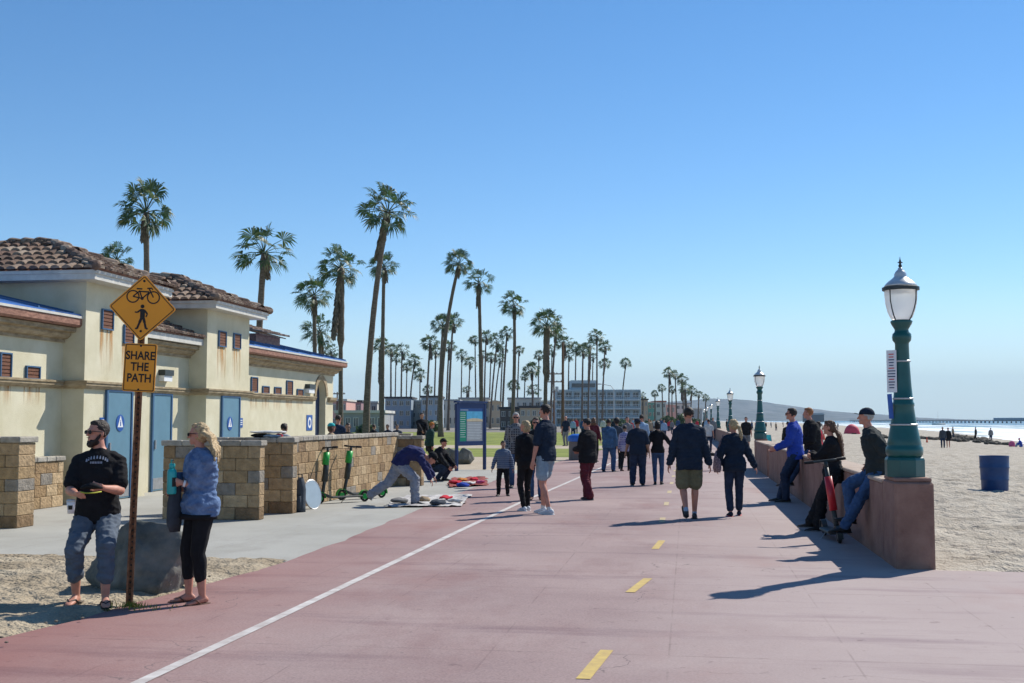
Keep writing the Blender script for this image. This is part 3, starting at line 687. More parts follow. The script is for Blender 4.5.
# sandy corner at the lower left: low bumpy heap
bm = bmesh.new(); gx = axis([(-16, -9, 40), (-9, -4.2, 150)]); gy = axis([(4.5, 13.2, 220)]); rows = []
def edge_x(y):
    for (a, b), (c, d) in zip(edge, edge[1:]):
        if b <= y <= d: return a + (c - a) * (y - b) / (d - b)
    return -4.7
for y in gy:
    row = []
    for x in gx:
        dx = edge_x(y) - x + .06 + .16 * noise.noise(Vector((y * 1.7, 4, 1))) + .09 * noise.noise(Vector((y * 7, x * 7, 1))); dy = 12.9 - y + .22 * noise.noise(Vector((x * 1.6, 9, 1))) + .1 * noise.noise(Vector((x * 7, y * 7, 1)))
        t = min(dx, dy)
        z = -.02 + .06 * smooth((t + .05) / .35) + smooth(t / .4) * (.03 * noise.noise(Vector((x * 3, y * 3, 2))) + .018 * noise.noise(Vector((x * 8, y * 8, 2))))
        row.append(bm.verts.new((x, y, z)))
    rows.append(row)
for a, b in zip(rows, rows[1:]):
    for i in range(len(gx) - 1): bm.faces.new((a[i], a[i + 1], b[i + 1], b[i]))
struct(link('sand_patch', bm, M_dirt, smooth=True))
# road paint
M_pw = mat('worn_white_line_paint', (.42, .37, .345), .8, .1, 5, col2=(.62, .6, .57), detail=10); M_pf = mat('faint_worn_yellow_paint', (.46, .37, .22), .8, .2, 6); M_py = mat('worn_yellow_dash_paint', (.46, .33, .14), .8, .1, 9, col2=(.58, .43, .13), detail=10)
bm = bmesh.new(); L_ = [G(x, y) for x, y in ((60, 722), (140, 683), (270, 622), (400, 560), (460, 531), (520, 503), (560, 486), (585, 475), (612, 463))] + [Vector((-2.95, 95, 0))]
for a, b in zip(L_, L_[1:]):
    bm.faces.new([bm.verts.new((p.x + o, p.y, .008)) for p, o in ((a, -.044), (a, .044), (b, .044), (b, -.044))])
struct(link('lane_line', bm, M_pw))
bm = bmesh.new(); yd = [(G(583, 680), G(607, 651)), (G(630, 593), G(648, 579)), (G(655, 549.5), G(662, 541))]
y0 = yd[-1][1].y
for i in range(1, 16): yd.append((Vector((-.42, y0 + 3.66 * i - .9, 0)), Vector((-.42, y0 + 3.66 * i, 0))))
for i, (a, b) in enumerate(yd):
    bm.faces.new([bm.verts.new((p.x + o, p.y, .008)) for p, o in ((a, -.045), (a, .045), (b, .045), (b, -.045))])
for i, f in enumerate(bm.faces): f.material_index = 0 if i < 3 else 1
struct(link('centre_dashes', bm, [M_py, M_pf]))
# hills across the bay
M_hill = mat('hill_scrub_and_houses', (.035, .045, .035), .95, .3, .012, col2=(.16, .16, .15), detail=10)
bm = bmesh.new(); HD = 5200.; ridge = [(560, 407), (600, 405), (640, 404), (680, 401), (712, 398.5), (735, 399), (755, 401), (775, 403.5), (800, 407), (830, 411), (860, 413.5), (890, 415), (920, 417.5), (960, 419.3), (990, 420.3)]
prev = None; rr = []
for i in range(87):
    px = 560 + 5 * i; 
    for (a, b), (c, d) in zip(ridge, ridge[1:]):
        if a <= px <= c: py = b + (d - b) * (px - a) / (c - a)
    p = D(px, py + .7 * noise.noise(Vector((px * .07, 1, 1))), HD)
    rr.append(p)
cols = []
for p in rr:
    h = p.z - SEA; d = Vector((p.x, p.y, 0)).normalized(); col = []
    for t, f in ((-1400, -.05), (-1000, .12), (-600, .42), (-300, .75), (0, 1), (500, .9), (1500, -.05)):
        q = p + d * t; col.append(bm.verts.new((q.x, q.y, SEA + h * max(f + (.06 * noise.noise(Vector((p.x * .004, t * .004, 5)))) * (0 < f < 1), -.05))))
    cols.append(col)
for a, b in zip(cols, cols[1:]):
    for i in range(6): bm.faces.new((a[i], b[i], b[i + 1], a[i + 1]))
struct(link('hills', bm, M_hill, smooth=True))

# ------------------------------------------------------------------ comfort station
XR, XT = -11.85, -11.4
bld = thing('restroom_building', 'cream stucco beach restroom building with two tile-roofed towers and blue doors', 'building', (XR, 24, 0))
def part(name, bm, m, parent=bld, smooth=False):
    if parent is bld: bmesh.ops.translate(bm, verts=bm.verts, vec=-bld.location)
    o = link(name, bm, m, parent, smooth=smooth); return o
T1, T2 = (20.7, 23.3), (26.4, 29.1)
bm = bmesh.new(); box(bm, -20, XR, 11.5, 35.3, 0, 3.42); part('wall', bm, M_stucco)
bm = bmesh.new(); box(bm, -20, XR - .3, 35.3, 37.9, 0, 3.42)
y0, y1, h = 35.3, 37.9, 3.42; ya = onX(315.5, 400, XR).y; yb = onX(325.5, 400, XR).y; zt = onX(320, 380, XR).z
rad = (yb - ya) / 2; yc = (ya + yb) / 2; zs = zt - rad
arc = [(XR - .3, yc + rad * math.cos(R(a)), zs + rad * math.sin(R(a))) for a in range(0, 181, 12)]
outl = [(XR - .3, y0, 0), (XR - .3, y0, h), (XR - .3, y1, h), (XR - .3, y1, 0), (XR - .3, yb, 0)] + arc + [(XR - .3, ya, 0)]
prism(bm, outl, (.3, 0, 0)); aw = part('archway_wall', bm, M_stucco)
bm = bmesh.new(); prism(bm, [(XR - .24, yb - .02, 0)] + [(XR - .24, y, z) for _, y, z in arc] + [(XR - .24, ya + .02, 0)], (.03, 0, 0)); bmesh.ops.translate(bm, verts=bm.verts, vec=(0, 0, 0)); part('archway_door', bm, mat('dark_blue_door', (.015, .035, .09), .5, .1, 4))
bm = bmesh.new()
oa = [(XR, yc + (rad + .17) * math.cos(R(a)), zs + (rad + .17) * math.sin(R(a))) for a in range(0, 181, 12)]; ia = [(XR, yc + (rad + .003) * math.cos(R(a)), zs + (rad + .003) * math.sin(R(a))) for a in range(0, 181, 12)]
for i in range(len(oa) - 1): prism(bm, [oa[i], oa[i + 1], ia[i + 1], ia[i]], (.04, 0, 0))
part('arch_moulding', bm, M_ledge)
# towers
def tiles_on(bm, poly, w=.215, L=.33):
    """rows of barrel tiles on a sloping polygon (first edge is the eave)"""
    a, b = Vector(poly[0]), Vector(poly[1]); u = (b - a).normalized(); nrm = (b - a).cross(Vector(poly[2]) - a).normalized()
    if nrm.z < 0: nrm = -nrm
    v = nrm.cross(u).normalized()
    if v.z < 0: v = -v
    P2 = [((Vector(p) - a).dot(u), (Vector(p) - a).dot(v)) for p in poly]
    def inside(x, y):
        c = False; n_ = len(P2)
        for i in range(n_):
            x1, y1_ = P2[i]; x2, y2 = P2[(i + 1) % n_]
            if (y1_ > y) != (y2 > y) and x < (x2 - x1) * (y - y1_) / (y2 - y1_) + x1: c = not c
        return c
    W = (b - a).length; H_ = max(p[1] for p in P2); k = 0
    nx = int(W / w); ny = int(H_ / L) + 1
    for j in range(ny):
        for i in range(nx):
            cx = (i + .5) * W / nx; cy = j * L
            if not inside(cx, cy + .1 * L): continue
            o = a + u * cx + v * (cy - .05); l2 = L * 1.22
            ring0 = []; ring1 = []; jx = rnd.uniform(-.008, .008)
            for q in range(6):
                t = math.pi * q / 5
                for ring, rr_, yy, lift_ in ((ring0, w * .47, 0, .052), (ring1, w * .38, l2, .008)):
                    ring.append(bm.verts.new(o + u * (math.cos(t) * rr_ + jx) + v * yy + nrm * (math.sin(t) * rr_ * .62 + lift_)))
            for q in range(5): bm.faces.new((ring0[q], ring0[q + 1], ring1[q + 1], ring1[q]))
            bm.faces.new(ring0)
def hip_roof(parent_part_name, x0, x1, y0, y1, z0, zp, rx0, rx1, par=bld):
    ym = (y0 + y1) / 2; bm = bmesh.new()
    A, B_, C_, D_ = (x0, y0, z0), (x1, y0, z0), (x1, y1, z0), (x0, y1, z0); E_, F_ = (rx0, ym, zp), (rx1, ym, zp)
    vs = {k: bm.verts.new(k) for k in (A, B_, C_, D_, E_, F_)}
    polys = [[A, B_, F_, E_], [B_, C_, F_], [C_, D_, E_, F_], [D_, A, E_]]
    for p in polys: bm.faces.new([vs[q] for q in p])
    bm.faces.new([vs[q] for q in (A, B_, C_, D_)])
    slab = bm; t = bmesh.new()
    for p in polys: tiles_on(t, p)
    for a, b in ((B_, F_), (C_, F_), (A, E_), (D_, E_), (E_, F_)):
        a, b = Vector(a), Vector(b); n_ = max(int((b - a).length / .3), 1)
        for i in range(n_):
            p = a.lerp(b, i / n_); q = a.lerp(b, (i + 1.15) / n_); capsule(t, p + Vector((0, 0, .07)), q + Vector((0, 0, .04)), .1, .075, 8)
    base = part('tile_roof', slab, M_brownwood)
    part('roof_tiles', t, M_tile, base)
    base2 = base
    for c in base.children: c.location = (-bld.location.x, -bld.location.y, 0)
    return base
def vent(X, px0, px1, r0, r1, nm='vent_window', run=True):
    a = onX(px0, (r0 + r1) / 2, X); b = onX(px1, (r0 + r1) / 2, X); yA, yB = a.y, b.y
    ym = onX((px0 + px1) / 2, r0, X).z; zl = onX((px0 + px1) / 2, r1, X).z
    bm = bmesh.new(); f = .025
    for q in ((yA, yA + f, zl, ym), (yB - f, yB, zl, ym), (yA + f, yB - f, zl, zl + f), (yA + f, yB - f, ym - f, ym)): box(bm, X - .02, X + .04, q[0], q[1], q[2], q[3])
    fr = part(nm, bm, M_bluedark)
    bm = bmesh.new(); n_ = max(int((ym - zl) / .07), 3)
    for i in range(n_):
        z = zl + f + (ym - zl - 2 * f) * i / n_; dz = (ym - zl - 2 * f) / n_
        box(bm, X + .003, X + .02, yA + f, yB - f, z, z + dz * .75)
    box(bm, X - .01, X + .005, yA + f, yB - f, zl + f, ym - f)
    lv = part('louvre', bm, M_louver, fr); lv.location = -bld.location
    if run:
        bm = bmesh.new(); zb = max(zl - .9, 2.36) if zl > 2.6 else zl - .5
        bm.faces.new([bm.verts.new(p) for p in ((X + .004, yA - .03, zb), (X + .004, yB + .03, zb), (X + .004, yB + .03, zl), (X + .004, yA - .03, zl))])
        part('rust_stain', bm, M_stain)
for (ya_, yb_), wins in ((T1, [(101, 112.5, 309.5, 330), (123, 133, 325, 344)]), (T2, [(218, 225.5, 331, 347), (233, 240, 333.5, 349)])):
    bm = bmesh.new(); box(bm, -14.9, XT, ya_, yb_, 0, 4.26); part('tower_wall', bm, M_stucco)
    bm = bmesh.new(); box(bm, -15.25, XT + .36, ya_ - .36, yb_ + .36, 4.255, 4.43); box(bm, -15.27, XT + .39, ya_ - .39, yb_ + .39, 4.37, 4.435); part('eave_fascia', bm, M_white)
    hip_roof('x', -15.27, XT + .4, ya_ - .4, yb_ + .4, 4.437, 5.2, -13.8, -12.9)
    for q in wins: vent(XT, *q)
# belt course and cornices
def runp(prof, name, m, path): bm = bmesh.new(); sweep(bm, path, prof); return part(name, bm, m)
belt = [(XR, 11.4), (XR, T1[0]), (XT, T1[0]), (XT, T1[1]), (XR, T1[1]), (XR, T2[0]), (XT, T2[0]), (XT, T2[1]), (XR, T2[1]), (XR, ya - .2)]
belt = list(belt)
runp([(-.02, 2.2), (.05, 2.2), (.1, 2.26), (.1, 2.31), (.12, 2.31), (.12, 2.35), (-.02, 2.36)], 'belt_ledge', M_ledge, belt)
runp([(-.02, 2.2), (.05, 2.2), (.1, 2.26), (.12, 2.35), (-.02, 2.36)], 'belt_ledge', M_ledge, [(XR, yb + .2), (XR, 37.9), (-14, 37.9)])
corn = [(-.02, 3.08), (.04, 3.08), (.04, 3.14), (.1, 3.16), (.16, 3.22), (.16, 3.26), (.26, 3.28), (.26, 3.36), (-.02, 3.36)]
gut = [(-.02, 3.38), (.34, 3.37), (.38, 3.41), (.38, 3.53), (.34, 3.53), (.34, 3.42), (-.02, 3.42)]
gutw = [(.3, 3.535), (.4, 3.535), (.4, 3.58), (.3, 3.58)]
for p in ([(XR, 11.4), (XR, T1[0] - .003)], [(XR, T1[1] + .003), (XR, T2[0] - .003)], [(XR, T2[1] + .003), (XR, 37.9), (-15, 37.9)]):
    runp(corn, 'cornice', M_ledge, p)
    if p[0][1] != T1[1] + .003:
        runp(gut, 'gutter', M_brownwood, p); runp(gutw, 'roof_edge_trim', M_white, p)
    else: runp([(-.02, 3.38), (.36, 3.38), (.36, 3.53), (-.02, 3.53)], 'eave_fascia', M_white, p)
for a, b in ((11.4, T1[0] - .01), (T2[1] + .01, 38.2)):
    bm = bmesh.new(); prism(bm, [(XR + .36, a, 3.585), (XR + .36, b, 3.585), (-14.6, b, 4.3), (-14.6, a, 4.3)], (0, 0, .03)); part('skylight_roof', bm, M_blueglass)
    bm = bmesh.new(); y = a + .6
    while y < b: prism(bm, [(XR + .36, y, 3.617), (XR + .36, y + .05, 3.617), (-14.6, y + .05, 4.332), (-14.6, y, 4.332)], (0, 0, .03)); y += 1.2
    part('roof_rib', bm, M_bluedark)
bm = bmesh.new(); pts_ = [(XR + .37, T1[1] + .02, 3.54), (XR + .37, T2[0] - .02, 3.54), (-14, T2[0] - .02, 4.5), (-14, T1[1] + .02, 4.5)]
prism(bm, pts_, (0, 0, .02)); base = part('recess_roof', bm, M_brownwood)
bm = bmesh.new(); tiles_on(bm, pts_); t = part('roof_tiles', bm, M_tile, base); t.location = -bld.location
q0 = onX(256, 340, -13.0); q1 = onX(280, 340, -13.0)
bm = bmesh.new(); box(bm, -14.2, -13.0, q0.y, q1.y, 3.6, onX(265, 335, -13).z); ps = part('roof_monitor', bm, M_brownwood)
zt = onX(265, 335, -13).z; bm = bmesh.new(); prism(bm, [(-12.85, q0.y - .15, zt - .03), (-12.85, q1.y + .15, zt - .03), (-14.4, q1.y + .15, zt + .4), (-14.4, q0.y - .15, zt + .4)], (0, 0, .03)); tiles_on(bm, [(-12.8, q0.y - .2, zt), (-12.8, q1.y + .2, zt), (-14.4, q1.y + .2, zt + .45), (-14.4, q0.y - .2, zt + .45)]); t = part('roof_tiles', bm, M_tile, ps); t.location = -bld.location
# wing windows
vent(XR, -1, 10.5, 352.5, 378); vent(XR, 25, 39, 366, 379.5)
for q in ((250.5, 257, 377, 392.5), (262, 268.5, 386, 393.8), (274, 280.5, 387, 394.5), (286, 292, 380.5, 395.5), (296.5, 302.5, 389, 396.3)): vent(XR, *q)
# doors
def door(X, px0, px1, r0, name='door', m=M_bluedoor, sign=None):
    a = onX(px0, 440, X).y; b = onX(px1, 440, X).y; zt = min(onX((px0 + px1) / 2, r0, X).z, 2.17)
    bm = bmesh.new(); f = .06
    box(bm, X - .02, X + .05, a - f, a, 0, zt + f); box(bm, X - .02, X + .05, b, b + f, 0, zt + f); box(bm, X - .02, X + .05, a, b, zt, zt + f)
    fr = part('door', bm, M_bluedark)
    bm = bmesh.new(); box(bm, X - .01, X + .03, a, b, .02, zt); d = part('door_leaf', bm, m, fr); d.location = -bld.location
    bm = bmesh.new(); box(bm, X + .03, X + .06, a + .08, a + .12, .95, 1.15); box(bm, X + .03, X + .037, a + .04, b - .04, .05, .3); k = part('handle', bm, M_metal, fr); k.location = -bld.location
    if sign:
        c = onX(sign[0], sign[1], X); r = .17; X2 = X + .034
        bm = bmesh.new(); prism(bm, [(X2, c.y + r * math.cos(R(t)), c.z + r * math.sin(R(t))) for t in range(0, 360, 15)], (.008, 0, 0), 0)
        prism(bm, [(X2 + .0085, c.y - r * .68, c.z - r * .5), (X2 + .0085, c.y + r * .68, c.z - r * .5), (X2 + .0085, c.y, c.z + r * .88)], (.003, 0, 0), 1)
        # small pictogram in the triangle
        box(bm, X2 + .012, X2 + .014, c.y - .018, c.y + .018, c.z - .06, c.z + .03, 0); box(bm, X2 + .012, X2 + .014, c.y - .012, c.y + .012, c.z + .04, c.z + .062, 0)
        k = part('door_sign', bm, [M_signblue, M_signwhite], fr); k.location = -bld.location
    return a, b
door(XT, 105.5, 129, 390, sign=(118.5, 423))
door(XR, 151.5, 169, 395)
door(XT, 221, 237.5, 396, sign=(228.5, 423.5))
def wall_sign(X, px0, px1, r0, r1, glyph):
    a = onX(px0, (r0 + r1) / 2, X); b = onX(px1, (r0 + r1) / 2, X); zt = onX(px0, r0, X).z; zb = onX(px0, r1, X).z; c = (a.y + b.y) / 2; w_ = b.y - a.y
    bm = bmesh.new(); box(bm, X, X + .015, a.y, b.y, zb, zt)
    if glyph == 'bars':
        for i in range(3): box(bm, X + .0155, X + .018, a.y + w_ * .18, b.y - w_ * .18, zt - (zt - zb) * (.3 + .22 * i), zt - (zt - zb) * (.2 + .22 * i), 1)
    else:
        zc_ = (zt + zb) / 2 + .0; ra = w_ * .3; rb = (zt - zb) * .36
        for t in range(0, 360, 20):
            p = [(X + .0155, c + k * ra * math.cos(R(u_)), zc_ + k * rb * math.sin(R(u_))) for k, u_ in ((1, t), (1, t + 20), (.55, t + 20), (.55, t))]
            prism(bm, p, (.003, 0, 0), 1)
    part('wall_sign', bm, [M_signblue, M_signwhite])
wall_sign(XT, 99.5, 104, 417.5, 427, 'bars'); wall_sign(XT, 239.3, 242.3, 418, 427.5, 'bars'); wall_sign(XR, 306.3, 312, 415, 430.5, 'ring')
def wall_lamp(X, px0, px1, r0, r1):
    a = onX(px0, (r0 + r1) / 2, X); b = onX(px1, (r0 + r1) / 2, X); zt = onX(px0, r0, X).z; zb = onX(px0, r1, X).z
    bm = bmesh.new(); box(bm, X, X + .16, a.y, b.y, (zt + zb) / 2, zt); l_ = part('wall_lamp', bm, M_bronze)
    bm = bmesh.new(); box(bm, X, X + .13, a.y + .02, b.y - .02, zb, (zt + zb) / 2 - .003); k = part('lens', bm, M_signwhite, l_); k.location = -bld.location
wall_lamp(XR, 158.5, 167.5, 369.5, 381); wall_lamp(XR, 305, 311, 384, 393)

# ------------------------------------------------------------------ block walls
def block_wall(name, label, x0, x1, y0, y1, h, cap=True, cat='wall', bl=.4, bh=.19, skiptop=0):
    t = thing(name, label, cat, ((x0 + x1) / 2, (y0 + y1) / 2, 0)); o = -Vector(t.location)
    bm = bmesh.new(); g = .0035; hh = h - (.09 if cap else 0); rows_ = max(1, round(hh / bh)); rh = hh / rows_
    lx, ly = x1 - x0, y1 - y0; longx = lx > ly; L = lx if longx else ly; W = ly if longx else lx; n_ = max(1, round(L / bl)); nw = max(1, round(W / bl)) if W > .5 else 1
    box(bm, x0 + .025, x1 - .025, y0 + .025, y1 - .025, 0, h - .1)
    for r in range(rows_):
        off = .5 if r % 2 else 0
        cuts = [0] + [(i + off) / n_ for i in range(0 if off else 1, n_)] + [1]
        for a, b in zip(cuts, cuts[1:]):
            for k in range(nw):
                j = rnd.uniform(0, .009)
                p0, p1 = a * L + g, b * L - g; q0, q1 = k / nw * W + (g if k else 0) - j, (k + 1) / nw * W - (g if k < nw - 1 else 0) + j
                if longx: box(bm, x0 + p0, x0 + p1, y0 + q0, y0 + q1, r * rh + g * .5, (r + 1) * rh - g * .5, bevel=.01)
                else: box(bm, x0 + q0, x0 + q1, y0 + p0, y0 + p1, r * rh + g * .5, (r + 1) * rh - g * .5, bevel=.01)
    bmesh.ops.translate(bm, verts=bm.verts, vec=o); link('blockwork', bm, M_block, t)
    if cap:
        bm = bmesh.new(); n_ = max(1, round(L / .3))
        for i in range(n_):
            a, b = L * i / n_ + .003, L * (i + 1) / n_ - .003; e = .03
            if longx: box(bm, x0 + a - (e if i == 0 else 0), x0 + b + (e if i == n_ - 1 else 0), y0 - e, y1 + e, hh + .002, h, bevel=.012)
            else: box(bm, x0 - e, x1 + e, y0 + a - (e if i == 0 else 0), y0 + b + (e if i == n_ - 1 else 0), hh + .002, h, bevel=.012)
        bmesh.ops.translate(bm, verts=bm.verts, vec=o); link('coping', bm, M_blockcap, t)
    return t
block_wall('screen_wall', 'short dark block screen wall behind the woman in the denim jacket', -8.45, -6.8, 17.9, 18.12, 1.27)
block_wall('screen_wall', 'short block screen wall with the backpack leaning by it, second of the pair', -8.45, -6.7, 19.2, 19.42, 1.3)
block_wall('patio_wall', 'long tan block wall with grey coping behind the two green scooters', -7.27, -7.03, 19.43, 27.7, 1.3)
block_wall('patio_wall', 'shaded end stub of the long block wall behind the bending man', -7.2, -6.42, 27.72, 28.0, 1.22)
block_wall('stone_pier', 'chest-high block pier at the left edge of the plaza', -11.6, -9.82, 16.0, 16.45, 1.35)
block_wall('bench_wall', 'low tan block bench wall with ledge against the restroom wall', -11.83, -11.55, 17.2, 20.3, .93)
block_wall('patio_wall', 'low pale block wall behind the patio, under the palms', -14.8, -10.2, 42.2, 42.5, 1.1)

# ------------------------------------------------------------------ seat wall, pedestals and lamps
def pedestal(x, y, label):
    t = thing('lamp_pedestal', label, 'pedestal', (x, y, 0), 0, 'concrete pedestals under the promenade lamps')
    link('block', B(-.205, .205, -.36, .42, -.3, .93, .02), M_wallpink, t); link('coping', B(-.19, .19, -.33, .4, .932, .975, .01), M_wallpink, t); return t
LX, LY = 2.40, [13.42, 39.4, 66.5, 93.5, 121, 148, 175]
lamp = None
def make_lamp(x, y, label):
    t = thing('street_lamp', label, 'lamp post', (x, y, .976), 0, 'green acorn lamps along the sea wall')
    bm = bmesh.new(); lathe(bm, [(.245, 0), (.245, .2), (.235, .225), (.215, .24)], 8, rot=R(22.5)); link('base', bm, M_lampgreen, t)
    bm = bmesh.new(); lathe(bm, [(.20, .235), (.222, .27), (.228, .31), (.222, .35), (.205, .37), (.208, .39), (.19, .47), (.165, .60), (.142, .73), (.128, .84), (.135, .86), (.135, .88), (.122, .9), (.104, 1.1), (.09, 1.35), (.084, 1.6), (.088, 1.62), (.112, 1.65), (.118, 1.69), (.112, 1.73), (.09, 1.75), (.083, 1.78), (.1, 1.81), (.13, 1.86), (.135, 1.885), (.11, 1.9)], 24); link('post', bm, M_lampgreen, t, smooth=True)
    for z, r in ((.615, .171), (.93, .123), (1.385, .097)):
        bm = bmesh.new(); lathe(bm, [(r, z), (r + .004, z + .004), (r + .004, z + .018), (r - .002, z + .022)], 24); link('steel_band', bm, M_metal, t)
    bm = bmesh.new(); lathe(bm, [(.1, 1.9), (.135, 1.93), (.165, 2.0), (.19, 2.1), (.2, 2.2), (.2, 2.26)], 24); link('globe', bm, M_glass, t, smooth=True)
    bm = bmesh.new(); lathe(bm, [(.215, 2.26), (.228, 2.265), (.228, 2.3), (.2, 2.31)], 24)
    for k in range(4):
        a = R(45 + 90 * k); c, s = math.cos(a), math.sin(a)
        tube(bm, [(c * r, s * r, z) for r, z in ((.115, 1.89), (.15, 1.94), (.19, 2.03), (.218, 2.13), (.224, 2.28))], [.008] * 5, 6)
    link('cage', bm, M_bronze, t)
    bm = bmesh.new(); lathe(bm, [(.205, 2.31), (.19, 2.335), (.15, 2.375), (.1, 2.41), (.075, 2.44), (.078, 2.46), (.055, 2.5), (.03, 2.52), (.03, 2.535), (.012, 2.545)], 24); r_ = link('lamp_roof', bm, M_lampsilver, t, smooth=True)
    bm = bmesh.new(); lathe(bm, [(.012, 2.54), (.025, 2.565), (.012, 2.59), (.018, 2.61), (.006, 2.65), (.002, 2.68)], 10); box(bm, -.03, .03, -.006, .006, 2.6, 2.612); link('finial', bm, M_bronze, r_)
    return t
lamp_lab = ['nearest green acorn lamp, on the pedestal beside the man in a navy cap', 'green acorn lamp on the sea wall behind the blond ponytailed walker', 'third green lamp post along the wall, next beyond the ponytailed walker\'s head', 'fourth green lamp post along the wall, seen just right of the tall walking man',
            'fifth green lamp post away along the wall', 'sixth green lamp post away along the wall', 'seventh and farthest green lamp post along the wall']
ped_lab = ['near square end pedestal of the sea wall under the closest lamp', 'pedestal under the second lamp along the wall', 'pedestal under the third lamp beyond the wall opening', 'pedestal under the fourth lamp along the wall', 'pedestal under the fifth lamp', 'pedestal under the sixth lamp', 'pedestal under the farthest lamp']
lamp = make_lamp(LX, LY[0], lamp_lab[0]); lamp.scale = (.885, .885, .915); lamp.location.x = LX - .03; ped = pedestal(LX, LY[0], ped_lab[0])
for i in range(1, 7):
    dup(lamp, (LX - .03, LY[i], .976), label=lamp_lab[i]); dup(ped, (LX, LY[i], 0), label=ped_lab[i])
def sea_wall(y0, y1, label):
    t = thing('sea_wall', label, 'wall', (2.41, y0, 0), 0, 'low concrete sea wall sections along the path')
    bm = bmesh.new(); n_ = max(1, round((y1 - y0) / 3.05))
    for i in range(n_):
        a = (y1 - y0) * i / n_ + .02; b = (y1 - y0) * (i + 1) / n_ - .02
        box(bm, -.21, .2, a, b, -.4, .875, bevel=.012)
    link('panel', bm, M_wallpink, t)
    bm = bmesh.new()
    for i in range(n_):
        a = (y1 - y0) * i / n_ + .01; b = (y1 - y0) * (i + 1) / n_ - .01
        box(bm, -.225, .215, a, b, .877, .925, bevel=.012)
    link('coping', bm, M_wallcap, t)
sea_wall(13.86, 33.0, 'near run of low concrete sea wall on which people sit')
sea_wall(33.6, 38.95, 'short sea wall section leading up to the second lamp')
sea_wall(57, 66.05, 'sea wall section in front of the third lamp, beyond the opening')
sea_wall(67.0, 93.0, 'far sea wall section between the third and fourth lamps')
sea_wall(94, 174.5, 'farthest sea wall section fading towards the trees')
# parking sign strapped to the first lamp
t = thing('regulation_sign', 'narrow white regulation sign strapped to the closest lamp post', 'sign', (LX - .15, LY[0] - .03, .976))
t.rotation_euler = (0, 0, R(-38))
bm = bmesh.new(); box(bm, -.06, .06, -.006, 0, .93, 1.4, bevel=.002); link('panel', bm, M_signwhite, t)
bm = bmesh.new(); r_ = random.Random(4)
for i in range(13):
    z = 1.36 - i * .031; w_ = r_.uniform(.025, .048); box(bm, -w_, w_, -.009, -.0065, z - .011, z, 0 if i in (0, 1, 5, 9) else 1)
link('small_print', bm, [M_red, M_kiosk], t)
tp = thing('blue_ribbon_sign', 'narrow blue strip sign hanging below the white sign on the closest lamp', 'sign', (LX - .13, LY[0] - .07, .976)); tp.rotation_euler = (0, R(-4), R(-38))
link('panel', B(-.028, .028, -.006, 0, .64, .915, .002), cl('faded_blue_panel', (.06, .14, .42)), tp)
# ------------------------------------------------------------------ palms
def crown_mesh(seed, n=34, sz=1.0):
    r = random.Random(seed); bm = bmesh.new(); wind = Vector((-.16, -.02, 0))
    for i in range(n):
        az = i * 2.39996 + r.uniform(-.3, .3); u = (i + .5) / n
        el = R(84 - 122 * u ** .85 + r.uniform(-13, 13))
        d = Vector((math.cos(az) * math.cos(el), math.sin(az) * math.cos(el), math.sin(el))) + wind; d.normalize()
        L = r.uniform(.85, 1.35) * sz * (1.08 if el > 0 else .8)
        pts = [Vector((0, 0, 0)) + d * .1, d * L * .55 + Vector((0, 0, .02)), d * L + Vector((0, 0, -.10 * L))]
        tube(bm, pts, [.03, .02, .012], 4)
        tip = pts[-1]; d2 = (pts[-1] - pts[-2]).normalized(); side = d2.cross(Vector((0, 0, 1)))
        side = side.normalized() if side.length > .15 else Vector((math.sin(az), -math.cos(az), 0))
        side = (Matrix.Rotation(r.uniform(-.9, .9), 3, d2) @ side)
        nn = side.cross(d2).normalized(); BL = r.uniform(.66, .95) * sz
        ns = 17
        for k in range(ns):
            a = R(-112 + 224 * k / (ns - 1) + r.uniform(-4, 4)); q = (d2 * math.cos(a) + side * math.sin(a) + nn * (.28 * abs(math.sin(a)) - .06)).normalized()
            l = BL * (1 - .32 * abs(math.sin(a / 2)) ** 1.5) * r.uniform(.85, 1.08)
            wv = q.cross(nn).normalized() * (.055 * sz)
            m = tip + q * l * .58; e = tip + q * l * .95 + Vector((-.05, 0, -.26 * l * r.uniform(.6, 1.4)))
            v0 = bm.verts.new(tip); v1 = bm.verts.new(m + wv * .8 + nn * .012); v2 = bm.verts.new(m - wv * .8 + nn * .012); v3 = bm.verts.new(e + wv * .12)
            bm.faces.new((v0, v1, v3, v2))
    me = bpy.data.meshes.new('crown'); bm.to_mesh(me); bm.free(); me.materials.append(M_leaf); return me
def skirt_mesh(seed, L):
    r = random.Random(seed); bm = bmesh.new()
    for i in range(int(60 + 60 * L)):
        az = r.uniform(0, 6.283); z = -r.uniform(-.05, L) ; rr_ = .16 + .1 * r.random() * (1 - .3 * (-z / L))
        p = Vector((math.cos(az) * rr_ * .6, math.sin(az) * rr_ * .6, z)); t = Vector((-math.sin(az), math.cos(az), 0))
        e = p + Vector((math.cos(az) * .11, math.sin(az) * .11, -.5 * r.uniform(.6, 1.2))); w_ = r.uniform(.04, .1)
        bm.faces.new([bm.verts.new(q) for q in (p - t * .03, p + t * .03, e + t * w_, e + Vector((0, 0, -.1)), e - t * w_)])
    me = bpy.data.meshes.new('dead_fronds'); bm.to_mesh(me); bm.free(); me.materials.append(M_dead); return me
CR = [crown_mesh(i, n) for i, n in enumerate((31, 26, 33, 29, 24, 28, 22, 35, 27))]; SKT = [skirt_mesh(1, 1.0), skirt_mesh(2, 2.2), skirt_mesh(3, 4.5)]
pr = random.Random(11)
